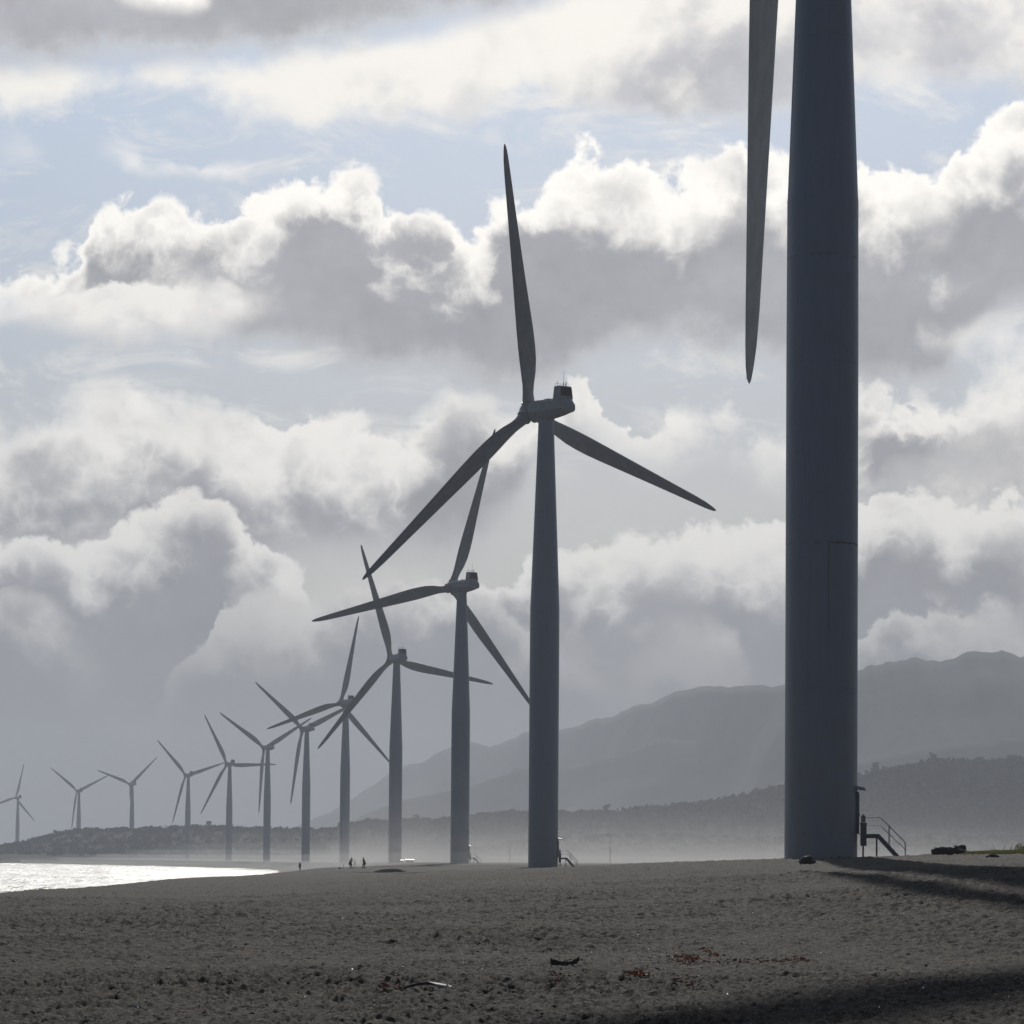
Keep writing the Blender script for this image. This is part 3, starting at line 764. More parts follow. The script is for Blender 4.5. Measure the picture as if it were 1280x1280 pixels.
def entrance(root, gl, rot):
    """door, rain hood, landing, cabinet and stair on the side away from the sea; gl = ground level there in the turbine's frame"""
    tw = [c for c in root.children if c.name.startswith('tower')][0]
    r0 = 2.27; top = gl + 1.45
    bm = bmesh.new(); box(bm, (r0 - .12, -.48, top + .05), (r0 + .05, .48, top + 2.35)); o = part('door', bm, M_door, tw); rotz(o, rot)
    h = o
    bm = bmesh.new(); box(bm, (r0 + .05, -.36, top + 1.1), (r0 + .12, -.26, top + 1.3)); part('handle', bm, M_collar, tw); 
    rotz(bpy.data.objects[tw.children[-1].name], rot) if False else None
    bm = bmesh.new()
    for lo, hi in (((r0 - .1, -.60, top), (r0 + .10, -.49, top + 2.5)), ((r0 - .1, .49, top), (r0 + .10, .60, top + 2.5)), ((r0 - .1, -.60, top + 2.51), (r0 + .10, .60, top + 2.62))): box(bm, lo, hi)
    o = part('door_frame', bm, M_steel, tw); rotz(o, rot)
    bm = bmesh.new()
    loft(bm, [[(r0 - .15, -.75, top + 3.02), (r0 - .15, .75, top + 3.02), (r0 - .15, .75, top + 2.78), (r0 - .15, -.75, top + 2.78)],
              [(r0 + .52, -.75, top + 2.86), (r0 + .52, .75, top + 2.86), (r0 + .52, .75, top + 2.70), (r0 + .52, -.75, top + 2.70)]])
    o = part('rain_hood', bm, M_gal, tw); rotz(o, rot)
    st = None
    bm = bmesh.new()
    run, rise = 1.32, top - gl - .02
    for y in (-.56, .50):
        p0 = Vector((r0 + 1.35, y, top)); 
        v = [(r0 + .30, y, top), (r0 + 1.35, y, top), (r0 + 1.35 + run, y, top - rise), (r0 + 1.35 + run - .30, y, top - rise - .05), (r0 + 1.25, y, top - .26), (r0 + .30, y, top - .26)]
        va = [bm.verts.new(p) for p in v]; vb = [bm.verts.new((p[0], p[1] + .06, p[2])) for p in v]
        bm.faces.new(va); bm.faces.new(vb[::-1])
        for i in range(6): bm.faces.new((va[i], vb[i], vb[(i + 1) % 6], va[(i + 1) % 6]))
    bmesh.ops.recalc_face_normals(bm, faces=bm.faces)
    st = part('entrance_stairs', bm, M_steel, root); rotz(st, rot)
    bm = bmesh.new(); box(bm, (r0 + .12, -.49, top - .05), (r0 + 1.36, .49, top)); part('landing', bm, M_gal, st)
    n = 6
    for k in range(1, n):
        f = k / n; x = r0 + 1.35 + run * f; z = top - rise * f
        bm = bmesh.new(); box(bm, (x - .16, -.49, z - .03), (x + .10, .49, z)); part('step', bm, M_gal, st)
    for y in (-.60, .59):
        bm = bmesh.new()
        e = r0 + 1.35; hr = 1.05
        tube(bm, [(r0 + .25, y, top + hr), (e, y, top + hr), (e + .14, y, top + hr - .08), (e + run + .22, y, gl + hr - .02), (e + run + .30, y, gl + hr - .15), (e + run + .30, y, gl - .15)], .024, 8)
        tube(bm, [(r0 + .25, y, top + .55), (e, y, top + .55), (e + .10, y, top + .50), (e + run + .28, y, gl + .52)], .018, 8)
        for x, z0, z1 in ((r0 + .30, top - .2, top + hr), (e + .62, top - .72, top + hr - .47)): tube(bm, [(x, y, z0), (x, y, z1)], .024, 8)
        part('handrail', bm, M_gal, st)
    bm = bmesh.new(); box(bm, (r0 + .22, -.95, top - .75), (r0 + .60, -.64, top + .62)); box(bm, (r0 + .18, -.97, top + .62), (r0 + .64, -.62, top + .68))
    part('cable_cabinet', bm, M_steel, st)
    bm = bmesh.new(); box(bm, (r0 + .26, -.90, top + .70), (r0 + .54, -.66, top + 1.12)); tube(bm, [(r0 + .40, -.78, top + 1.12), (r0 + .40, -.78, top + 1.22)], .06, 8); part('lamp', bm, M_door, st)
    for x in (r0 + .36, r0 + 1.2):
        for y in (-.53, .53):
            bm = bmesh.new(); tube(bm, [(x, y, gl - .3), (x, y, top - .2)], .035, 8); part('leg', bm, M_steel, st)
_b = blade_mesh(); BLADE = bpy.data.meshes.new('blade')
for f_ in _b.faces: f_.smooth = True
_b.to_mesh(BLADE); _b.free(); BLADE.materials.append(M_blade)

# (hub px, hub py, distance, yaw, phase, cone, label)
TURB = [
 (662, 515, 534, 38.7, -12.6, -1.0, 'second nearest turbine in full view, its three grey blades spread widest of all'),
 (565, 734, 846, 37.3, 15.2, 1.5, 'third nearest turbine, one blade reaching far left and level across the clouds'),
 (489, 824, 1190, 29.6, -20.2, -0.3, 'fourth nearest turbine, its upper blade crossed by the tip of the widest rotor'),
 (426, 878.6, 1592, 37.6, 10.9, 1.8, 'turbine just left of the two walkers, its hub hidden among crossing blades'),
 (378, 911.5, 1880, 40.0, -54.0, 0.5, 'turbine directly above the lone figure at the water, one blade hanging left of its tower'),
 (330, 935, 2172, 40.0, -59.5, 0.5, 'hazy turbine with a Y-shaped rotor, lower blade hanging straight down along its tower'),
 (283.6, 955.3, 2487, 35.4, -31.5, -1.0, 'hazy turbine with one blade level to the right, above the thin end of the water'),
 (232, 969, 2855, 39.1, -46.6, 0.8, 'hazy turbine fading into mist over the bright water, fourth from the left edge'),
 (162.4, 980.2, 3377, 41.0, -72.0, 0.5, 'faint turbine behind the hill crest with two thin raised blades, third from the left edge'),
 (96.3, 988.8, 3626, 38.8, -55.0, 0.5, 'faint turbine behind the hill, two blades raised in a wide V, second from left'),
 (19.8, 997, 4058, 45.0, 12.0, 0.5, 'faintest turbine, at the far left edge where the hill slopes down'),
]
def place(hub, d, yaw):
    H = unproj(hub[0], hub[1], d)
    return Vector((H.x + OVER * math.sin(yaw), H.y - OVER * math.cos(yaw), H.z - HUBH))
T1 = unproj(1026, 1072, 217.5)
t1 = build_turbine((T1.x, T1.y, T1.z + 1.5), R(38), R(178.7), R(0.0), 'nearest turbine, huge dark tower and one hanging blade cut off by the top edge')
entrance(t1, gz(T1.x + 4, T1.y) - T1.z - 1.5, R(-8))
# rusty weld with a run below it, on the right of the nearest tower
tw1 = [c for c in t1.children if c.name.startswith('tower')][0]
bm = bmesh.new()
def arc(bm, r_, z, a0, a1, w, n=18, dz=0.0):
    prev = None
    for i in range(n + 1):
        a = R(a0 + (a1 - a0) * i / n); zz = z + dz * i / n + 0.012 * math.sin(i * 2.1)
        q = [bm.verts.new((k_ * math.cos(a), k_ * math.sin(a), h_)) for k_, h_ in ((r_, zz - w), (r_ + .012, zz - w * .5), (r_ + .012, zz + w * .5), (r_, zz + w))]
        if prev:
            for j in range(3): bm.faces.new((prev[j], q[j], q[j + 1], prev[j + 1]))
        prev = q
arc(bm, 2.258, 18.06, -84, 6, .035, 22)
part('weld_seam', bm, M_rust, tw1)
bm = bmesh.new()
a = R(-84); zz = np.linspace(18.02, 10.5, 24); prev = None
for i, z in enumerate(zz):
    w = .022 * (1 - i / 26) + .004 * math.sin(i * 1.7)
    q = [bm.verts.new(((2.262) * math.cos(a + s_), (2.262) * math.sin(a + s_), z)) for s_ in (-w / 2.26, w / 2.26)]
    if prev: bm.faces.new((prev[0], prev[1], q[1], q[0]))
    prev = q
part('rust_streak', bm, M_rust, tw1)
turbs = [t1]
for i, (hx, hy, d, yaw, ph, cone, lab) in enumerate(TURB):
    p = place((hx, hy), d, R(yaw))
    t = build_turbine(p, R(yaw), R(ph), R(cone), lab, detail=2 if i < 3 else 1)
    if i < 2: entrance(t, gz(p.x + 4, p.y) - p.z, R(-8))
    turbs.append(t)

# ------------------------------------------------------------------ haze and the low mist of spray along the shore
def box_obj(name, lo, hi, mat):
    bm = bmesh.new(); box(bm, lo, hi); return part(name, bm, mat)
def vol_mat(name, col, dens, aniso):
    m = bpy.data.materials.new(name); m.use_nodes = True; t = m.node_tree; t.nodes.clear()
    o = t.nodes.new('ShaderNodeOutputMaterial'); v = t.nodes.new('ShaderNodeVolumePrincipled')
    v.inputs['Color'].default_value = col + (1,); v.inputs['Density'].default_value = dens; v.inputs['Anisotropy'].default_value = aniso
    t.links.new(v.outputs[0], o.inputs['Volume']); return m
HZ = box_obj('haze', (-7400, -7400, -11.0), (7400, 10400, 372), vol_mat('haze_air', (0.81, 0.86, 0.955), 1.45e-4, 0.2)); tag(HZ, kind='stuff')
for i, (top, k) in enumerate(((-3.2, 9.0e-4), (-1.2, 7.0e-4), (1.5, 5.4e-4), (5.0, 3.8e-4), (10.0, 2.4e-4), (19.0, 1.5e-4))):
    bm = bmesh.new(); e = 7.0 * i
    r1, r2 = ((46, 800), (38, 690), (30, 580), (22, 470), (12, 340), (2, 220))[5 - i]
    plan = [(-36 + e * .2, 640 + e), (-60 + e * .3, 1000), (-150 + 3 * e, 1700), (-330 + 4 * e, 2350), (-420 + 4 * e, 2980 - e), (r2, 2990 - e), (r1, 640 + e)]
    va = [bm.verts.new((x, y, -10.6 + .05 * i)) for x, y in plan]; vb = [bm.verts.new((x, y, top)) for x, y in plan]
    bm.faces.new(va); bm.faces.new(vb[::-1])
    for q in range(len(plan)): bm.faces.new((va[q], vb[q], vb[(q + 1) % len(plan)], va[(q + 1) % len(plan)]))
    bmesh.ops.recalc_face_normals(bm, faces=bm.faces)
    m = part('sea_mist', bm, vol_mat('sea_mist_spray', (0.95, 0.94, 0.92), k, 0.2)); tag(m, kind='stuff')

# ------------------------------------------------------------------ where a photo pixel meets the ground
def at_ground(px, py, dmin=30.0, dmax=900.0):
    d = np.exp(np.linspace(math.log(dmin), math.log(dmax), 1500))
    P = unproj(px, py, 1.0)
    z = P.z * d; g = ground_z(P.x * d, d)
    hit = np.nonzero(z <= g)[0]
    i = hit[0] if len(hit) and d[hit[0]] < dmax * 0.98 else int(np.argmin(z - g))
    gf = float(full_z(np.array([P.x * d[i]]), np.array([d[i]]))[0])
    return Vector((P.x * d[i], d[i], max(gf, g[i])))

# ------------------------------------------------------------------ small natural and washed-up things
def lump(bm, c, rx, ry, rz, seed, sub=3, rough=.25, flat=True):
    r = bmesh.ops.create_icosphere(bm, subdivisions=sub, radius=1.0)
    from mathutils import noise as mn
    for v in r['verts']:
        p = v.co.copy(); k = 1 + rough * mn.fractal(p * 1.4 + Vector((seed, seed * 2.3, 0)), 0.9, 2.0, 3)
        p = p * k
        if flat and p.z < -.45: p.z = -.45
        v.co = Vector((p.x * rx, p.y * ry, p.z * rz)) + Vector(c)
def mound_obj():
    p = at_ground(488, 1090.5, 300)
    me_v = []; n = 40
    for i in range(n):
        for j in range(n):
            u = -1 + 2 * i / (n - 1); v = -1 + 2 * j / (n - 1)
            r_ = math.hypot(u, v); h = max(0, 1 - r_ ** 1.6)
            x, y = p.x + u * 2.3, p.y + v * 1.9
            me_v.append((x, y, float(0)))
    V = np.array(me_v); G = ground_z(V[:, 0], V[:, 1])
    u = (V[:, 0] - p.x) / 2.3; v = (V[:, 1] - p.y) / 1.9
    h = np.clip(1 - np.hypot(u, v) ** 1.5, -.4, 1)
    V[:, 2] = G + h * .45 + fbm(V[:, 0] / .5, V[:, 1] / .5, 3, 88) * .09 * (h > 0) - .02
    V[:, :2] -= [p.x, p.y]; V[:, 2] -= p.z
    m = M_moundsand
    o = link(bpy.data.objects.new('sand_mound', np_mesh('sand_mound', V, grid_faces(n, n), m))); o.location = p
    tag(o, 'low dark sand mound on the beach crest to the right of the two walkers', 'mound')
M_moundsand = simple_mat('damp_dark_sand', (0.045, 0.040, 0.037), .9, 0, .3, 4.0, .5)
mound_obj()
M_rock = simple_mat('dark_rock', (0.040, 0.037, 0.036), .85, 0, .35, 5.0, .6)
p = at_ground(1008.5, 1080.5, 150)
bm = bmesh.new(); lump(bm, (0, 0, .14), .38, .34, .27, 3.1, rough=.3); o = part('rock', bm, M_rock, smooth=True, sharp=60); o.location = p
tag(o, 'round dark rock on the sand at the foot of the nearest tower', 'rock')

M_wood_dark = simple_mat('wet_dark_driftwood', (0.075, 0.062, 0.055), .8, 0, .35, 6.0, .7)
M_wood_pale = simple_mat('bleached_driftwood', (0.50, 0.47, 0.42), .7, 0, .2, 5.0, .4)
M_white = simple_mat('white_plastic_scrap', (0.50, 0.49, 0.47), .75, 0, .08, 8.0)
# dark logs heap right of the stairs
p = at_ground(1186, 1067.5, 150, 235)
root = empty('driftwood_pile', p)
bm = bmesh.new(); tube(bm, [(-1.02, 0, .12), (-.5, .05, .20), (.1, .0, .22), (.45, .1, .20)], [.17, .22, .23, .16], 12); o = part('log', bm, M_wood_dark, root, smooth=True)
bm = bmesh.new(); tube(bm, [(.0, -.1, .16), (.4, -.05, .22), (.78, .0, .34), (1.0, .02, .36)], [.16, .22, .26, .20], 12); o2 = part('log', bm, M_wood_dark, root, smooth=True)
bm = bmesh.new(); box(bm, (-.9, -.12, .36), (-.45, .12, .40)); box(bm, (-.55, -.10, .41), (-.25, .1, .44)); part('pale_board', bm, M_wood_pale, root)
bm = bmesh.new(); lump(bm, (.42, -.1, .48), .15, .10, .07, 2.0, 2); part('white_rag', bm, M_white, root, smooth=True)
tag(root, 'heap of dark driftwood logs with a pale board and rag, between stairs and green grass', 'driftwood')
p = at_ground(1241, 1072.5, 120, 215)
bm = bmesh.new(); tube(bm, [(-.36, 0, .04), (-.1, .02, .09), (.2, 0, .08), (.36, -.02, .03)], [.07, .12, .11, .05], 10); o = part('driftwood_stump', bm, M_wood_dark, smooth=True); o.location = p
tag(o, 'small dark stump on the sand just below the green grass at the right edge', 'driftwood')
for px_, py_, ln, rz, lab in ((1252, 1057, .95, -0.16, 'thin bleached branch lying on top of the grass near the right edge'),
                              (1206, 1056, .5, 0.1, 'short pale twig behind the dark driftwood heap, left end of the grass')):
    p = at_ground(px_, py_ + 3, 200, 262)
    bm = bmesh.new(); tube(bm, [(-ln, 0, .32), (-ln * .3, .05, .24), (ln * .4, 0, .17), (ln, .1, .12)], [.012, .022, .03, .025], 7)
    tube(bm, [(-ln * .3, .05, .24), (-ln * .7, .2, .42)], [.016, .008], 6)
    o = part('bleached_branch', bm, M_wood_pale, smooth=True); o.location = p; o.rotation_euler = (0, rz * 0, rz); tag(o, lab, 'branch')
# dark broken board in the foreground
p = at_ground(706, 1210, 30)
root = empty('broken_board', p + Vector((0, -.12, .045)))
bm = bmesh.new()
loft(bm, [[(-.235, -.06, 0), (-.235, .06, 0), (-.235, .05, .075), (-.235, -.05, .105)], [(-.05, -.08, 0), (-.05, .08, 0), (-.05, .06, .055), (-.05, -.06, .06)],
          [(.10, -.07, .0), (.10, .07, .0), (.10, .05, .06), (.10, -.05, .065)], [(.19, -.05, .03), (.19, .06, .03), (.19, .05, .11), (.19, -.05, .12)], [(.235, -.03, .08), (.235, .04, .09), (.235, .04, .145), (.235, -.03, .15)]])
part('board', bm, M_wood_dark, root)
bm = bmesh.new(); tube(bm, [(-.02, -.03, .06), (.08, -.05, .10), (.15, -.02, .10)], [.008, .012, .006], 6); part('splinter', bm, M_wood_pale, root)
tag(root, 'dark broken board with an upturned right end, lying on the foreground sand', 'board')
# white scrap with a curved stick
p = at_ground(552, 1238, 30)
bm = bmesh.new()
loft(bm, [[(-.17, -.05, .05), (-.17, .06, .05), (-.17, .06, .085), (-.17, -.05, .075)], [(-.03, -.09, .02), (-.03, .07, .02), (-.03, .06, .07), (-.03, -.08, .055)],
          [(.10, -.06, .0), (.10, .05, .0), (.10, .05, .045), (.10, -.05, .03)], [(.17, -.02, -.01), (.17, .02, -.01), (.17, .02, .01), (.17, -.02, .01)]])
o = part('plastic_scrap', bm, M_white); o.location = p + Vector((0, 0, .01)); tag(o, 'largest white plastic scrap on the foreground sand, at the end of a curved stick', 'litter')
p = at_ground(524, 1239, 30)
bm = bmesh.new(); tube(bm, [(-.24, 0, -.01), (-.15, .02, .035), (.0, .0, .075), (.12, -.02, .085), (.20, 0, .07)], [.010, .016, .02, .018, .010], 8)
o = part('curved_stick', bm, M_wood_dark, smooth=True); o.location = p; tag(o, 'curved dark stick leading to the white plastic scrap in the foreground', 'stick')
# small scraps one can point to
def scrap(px_, py_, w, h, label, mat=None, seed=1.0, name='plastic_scrap'):
    p = at_ground(px_, py_, 30)
    k = p.y / F; bm = bmesh.new()
    r = random.Random(seed)
    for q in range(3):
        c = Vector((r.uniform(-.35, .35) * w * k, r.uniform(-.08, .08), h * k * (.25 + .2 * q)))
        s_ = w * k * .32
        rot = Euler((r.uniform(-.6, .6), r.uniform(-.5, .5), r.uniform(0, 3))).to_matrix().to_4x4(); rot.translation = c
        box(bm, (-s_, -s_ * .6, -.006), (s_, s_ * .6, .006), rot)
    o = part(name, bm, mat or M_white); o.location = p; tag(o, label, 'litter')
for a_ in ((844, 1172, 7, 4, 'split white scrap on mid beach above the upright orange leaves'),
           (970, 1147, 5, 4, 'bright white speck on the sand below the nearest tower'),
           (697, 1125, 4, 5, 'tiny white scrap on the beach below the second nearest tower'),
           (497, 1224, 5, 3, 'white scrap left of and above the curved stick'),
           (602, 1213, 8, 2, 'thin white sliver between curved stick and broken board'),
           (334, 1177, 5, 4, 'small white scrap on the left half of the beach'),
           (171, 1261, 9, 3, 'flat white scrap near the bottom left of the beach'),
           (69, 1233, 4, 3, 'small white fleck in the lower left corner area'),
           (1141, 1262, 5, 3, 'white fleck inside the dark shadow at the bottom right'),
           (1171, 1182, 4, 3, 'white fleck on the sand right of centre, above the bottom shadow'),
           (534, 1096, 4, 2, 'white fleck just below the dark sand mound')):
    scrap(*a_[:4], a_[4], seed=a_[0])
# dry leaves: orange and brown drifts on the sand, and shell specks
M_leafo = simple_mat('dry_orange_leaf', (0.50, 0.16, 0.05), .7, 0, .5, 30.0)
M_leafr = simple_mat('dry_red_brown_leaf', (0.30, 0.12, 0.075), .8, 0, .5, 20.0)
M_shell = simple_mat('shell_white', (0.75, 0.73, 0.68), .5, 0, .2, 20.0)
def scatter(name, spots, mat, size, seed, kind='stuff', curl=.5):
    r = random.Random(seed); V, Fc = [], []
    for px0, px1, py0, py1, n in spots:
        c0 = at_ground((px0 + px1) / 2, (py0 + py1) / 2, 30); k = c0.y / F
        near_ = at_ground((px0 + px1) / 2, py1, 30).y; far_ = at_ground((px0 + px1) / 2, py0, 30).y
        for _ in range(n):
            cx = c0.x + r.gauss(0, .28) * (px1 - px0) * k; cy = r.uniform(near_, far_)
            V.append(None); V.pop()
            s_ = size * r.uniform(.5, 1.3)
            a, b2 = r.uniform(0, 6.28), r.uniform(-curl, curl)
            m3 = Euler((r.uniform(-.9, .9), b2, a)).to_matrix()
            base = Vector((cx, cy, 0)); i0 = len(V)
            for q in ((-s_, 0, 0), (0, -s_ * .5, s_ * .3), (s_, 0, .0), (0, s_ * .5, s_ * .3)):
                V.append(base + m3 @ Vector(q) + Vector((0, 0, s_ * .5)))
            Fc += [(i0, i0 + 1, i0 + 2), (i0, i0 + 2, i0 + 3)]
    A = np.array([tuple(v) for v in V]); 
    cen = A.reshape(-1, 4, 3).mean(1)
    A[:, 2] += np.repeat(full_z(cen[:, 0], cen[:, 1]), 4) + .008
    o = link(bpy.data.objects.new(name, np_mesh(name, A, np.array(Fc), mat, smooth=False))); tag(o, kind='stuff')
scatter('dry_orange_leaves', [(784, 812, 1219, 1225, 120), (845, 872, 1195, 1205, 110), (884, 892, 1186, 1201, 60), (990, 1008, 1200, 1206, 25)], M_leafo, .040, 5)
scatter('dry_red_leaves', [(784, 812, 1218, 1226, 110), (833, 890, 1195, 1208, 160), (900, 1010, 1199, 1207, 160), (688, 702, 1221, 1232, 50), (465, 500, 1236, 1243, 80), (845, 880, 1225, 1240, 60)], M_leafr, .034, 6)
scatter('shell_fragments', [(0, 1280, 1100, 1275, 600), (760, 900, 1185, 1235, 130), (560, 820, 1205, 1250, 90), (1000, 1280, 1130, 1230, 90)], M_shell, .028, 7)

M_peb = simple_mat('dark_pebble', (0.035, 0.032, 0.031), .8, 0, .5, 12.0)
scatter('beach_pebbles', [(0, 1280, 1095, 1278, 1500), (100, 900, 1180, 1275, 350)], M_peb, .036, 12)
# grass bank at the right
def grass_material():
    m, t, b = new_mat('beach_grass_blades'); n_ = t.n; out = [q for q in n_ if q.type == 'OUTPUT_MATERIAL'][0]
    pos = t.new('ShaderNodeNewGeometry').outputs['Position']
    c = t.mix(t.sstep(t.noise(pos, 1.5, 5, 0.6).outputs[0], 0.38, 0.62), (0.075, 0.095, 0.022), (0.15, 0.15, 0.05))
    t.put(b.inputs['Base Color'], c); b.inputs['Roughness'].default_value = 0.6
    tr = t.new('ShaderNodeBsdfTranslucent'); t.put(tr.inputs['Color'], c)
    mx = t.new('ShaderNodeMixShader'); mx.inputs[0].default_value = 0.45
    t.l.new(b.outputs[0], mx.inputs[1]); t.l.new(tr.outputs[0], mx.inputs[2]); t.l.new(mx.outputs[0], out.inputs['Surface'])
    return m
M_grass = grass_material()
def build_grass():
    r = random.Random(9); V, Fc = [], []
    for _ in range(60000):
        px_ = r.uniform(1150, 1420); d = r.uniform(222, 262)
        f = sm(np.array([px_]), 1150, 1240)[0]
        if r.random() > .15 + .85 * f or d < 226 + 12 * (1 - f): continue
        x = (px_ - 640) / F * d
        V.append((x, d, r.uniform(.10, .26) * (0.6 + .6 * f)))
    for _ in range(420):
        px_ = r.gauss(1294, 13); d = r.uniform(244, 256); V.append(((px_ - 640) / F * d, d, r.uniform(.35, .95)))
    P = np.array(V); G = ground_z(P[:, 0], P[:, 1])
    out = []
    for (x, y, h), g in zip(P, G):
        a = r.uniform(0, 6.28); w = .016 + .010 * h; lx, ly = r.gauss(.15, .25) * h, r.gauss(0, .2) * h
        dx, dy = math.cos(a) * w, math.sin(a) * w; i0 = len(out)
        out += [(x - dx, y - dy, g - .02), (x + dx, y + dy, g - .02), (x + lx * .4, y + ly * .4, g + h * .6), (x + lx, y + ly, g + h)]
        Fc += [(i0, i0 + 1, i0 + 2), (i0 + 2, i0 + 1, i0 + 3)]
    o = link(bpy.data.objects.new('beach_grass', np_mesh('beach_grass', np.array(out), np.array(Fc), M_grass, smooth=False))); tag(o, kind='stuff')
build_grass()

# ------------------------------------------------------------------ people far down the beach
def skin_body(name, joints, edges, mat, parent):
    """joints: list of ((x,y,z), rx, ry)"""
    me = bpy.data.meshes.new(name); me.from_pydata([j[0] for j in joints], edges, []); 
    o = link(bpy.data.objects.new(name, me), parent)
    o.modifiers.new('skin', 'SKIN'); o.modifiers.new('sub', 'SUBSURF').levels = 1
    o.modifiers['sub'].render_levels = 2
    for i, j in enumerate(joints): me.skin_vertices[0].data[i].radius = (j[1], j[2])
    me.skin_vertices[0].data[0].use_root = True
    me.materials.append(mat)
    return o
M_skin = simple_mat('skin', (0.25, 0.14, 0.09), .6, 0, .1)
M_cloth1 = simple_mat('dark_cloth', (0.030, 0.032, 0.038), .9, 0, .2)
M_cloth2 = simple_mat('dark_brown_jacket', (0.050, 0.040, 0.034), .9, 0, .2)
M_cloth3 = simple_mat('dark_trousers', (0.022, 0.024, 0.030), .9, 0, .2)
M_hair = simple_mat('black_hair', (0.012, 0.011, 0.010), .6)
def person(loc, rz, label, lean=0.0, arm_r='down', arm_l='down', jacket=None, coat=False, stride=.16):
    root = empty('person', loc, rz)
    # local frame: faces +X, left is +Y
    hip = .92; sh = 1.40
    lx = lean
    S = lambda z: lx * (z - hip)
    J = [((0, 0, hip), .15, .11)]; Ed = []
    def add(p, rx, ry, par): J.append((p, rx, ry)); Ed.append((par, len(J) - 1)); return len(J) - 1
    waist = add((S(1.1), 0, 1.10), .135, .10, 0); chest = add((S(1.3), 0, 1.30), .165, .115, waist); nb = add((S(1.44), 0, 1.45), .085, .075, chest)
    neck = add((S(1.5) + .01, 0, 1.51), .055, .055, nb); hd = add((S(1.58) + .025, 0, 1.60), .085, .095, neck); top = add((S(1.66) + .03, 0, 1.69), .07, .085, hd)
    nose = add((S(1.6) + .125, 0, 1.595), .016, .02, hd)
    for s_, st_ in ((1, stride), (-1, -stride)):
        k0 = add((0, s_ * .09, .86), .095, .09, 0); k1 = add((st_ * .7 + .03, s_ * .10, .48), .062, .06, k0)
        k2 = add((st_ - .02, s_ * .10, .09), .042, .042, k1); k3 = add((st_ + .12, s_ * .12, .035), .042, .03, k2)
    hands = []
    for s_, mode in ((1, arm_l), (-1, arm_r)):
        a0 = add((S(1.4), s_ * .19, sh), .058, .055, chest)
        if mode == 'down': e, w = (S(1.4) - .03, s_ * .24, 1.12), (S(1.4) + .06, s_ * .25, .88)
        elif mode == 'up': e, w = (S(1.4) + .24, s_ * .27, 1.25), (S(1.4) + .26, s_ * .12, 1.52)
        else: e, w = (S(1.4) + .12, s_ * .26, 1.16), (S(1.4) + .36, s_ * .20, 1.14)
        e_ = add(e, .042, .042, a0); w_ = add(w, .028, .028, e_)
        dr = (Vector(w) - Vector(e)).normalized(); hands.append((Vector(w), dr, s_, w_))
    body = skin_body('body', J, Ed, jacket or M_cloth1, root)
    # hands: palm with five fingers each
    for w, dr, s_, w_ in hands:
        side = dr.cross(Vector((0, s_, 0))).normalized() if abs(dr.y) < .9 else Vector((1, 0, 0))
        HJ = [(tuple(w), .026, .018)]; HE = []
        pm = w + dr * .055; HJ.append((tuple(pm), .034, .016)); HE.append((0, 1))
        for q, (off, ln) in enumerate(((-.03, .062), (-.010, .075), (.010, .070), (.03, .055))):
            b0 = pm + side * off + dr * .035; m0 = b0 + dr * ln * .55 + Vector((0, -s_ * .010, 0)); t0 = m0 + dr * ln * .45 + Vector((0, -s_ * .025, 0))
            i = len(HJ); HJ += [(tuple(b0), .0095, .009), (tuple(m0), .0088, .0085), (tuple(t0), .0075, .007)]; HE += [(1, i), (i, i + 1), (i + 1, i + 2)]
        i = len(HJ); tb = w + side * .035 + dr * .03; HJ += [(tuple(tb), .011, .010), (tuple(tb + side * .025 + dr * .035), .009, .008)]; HE += [(0, i), (i, i + 1)]
        skin_body('hand', HJ, HE, M_skin, root)
    # face, hair, trousers
    bm = bmesh.new(); lump(bm, (S(1.6) + .045, 0, 1.60), .082, .072, .105, .5, 2, .02, False); part('face', bm, M_skin, root, smooth=True)
    bm = bmesh.new(); lump(bm, (S(1.62) + .008, 0, 1.655), .098, .088, .095, .5, 2, .05, False); part('hair', bm, M_hair, root, smooth=True)
    bm = bmesh.new()
    for s_, st_ in ((1, stride), (-1, -stride)):
        tube(bm, [(0, s_ * .085, .95), (st_ * .3 + .01, s_ * .095, .72), (st_ * .7 + .03, s_ * .10, .48), (st_ - .01, s_ * .10, .12)], [.115, .105, .082, .068], 12)
    part('trousers', bm, M_cloth3, root, smooth=True)
    for s_, st_ in ((1, stride), (-1, -stride)):
        bm = bmesh.new(); lump(bm, (st_ + .05, s_ * .11, .045), .13, .052, .055, 1.0, 2, .05); part('shoe', bm, M_cloth3, root, smooth=True)
    if coat:
        bm = bmesh.new()
        secs = []
        for z, w, d_, o_ in ((1.46, .15, .10, 0), (1.38, .22, .14, -.02), (1.15, .22, .17, -.06), (.90, .25, .21, -.10), (.62, .27, .25, -.13)):
            secs.append([(S(z) + o_ + d_ * math.cos(2 * math.pi * q / 16), w * math.sin(2 * math.pi * q / 16), z + .02 * math.sin(q * 2.3)) for q in range(16)])
        loft(bm, secs); part('coat', bm, M_cloth2, root, smooth=True, sharp=80)
    tag(root, label, 'person')
    return root
p = at_ground(440.5, 1090.5, 380); p = Vector(((440.5 - 640) / F * 530, 530, gz((440.5 - 640) / F * 530, 530)))
person(p, R(-12), 'person in a dark jacket with one arm raised, the left one of two walkers', .10, 'up', 'fwd', coat=True, stride=.12)
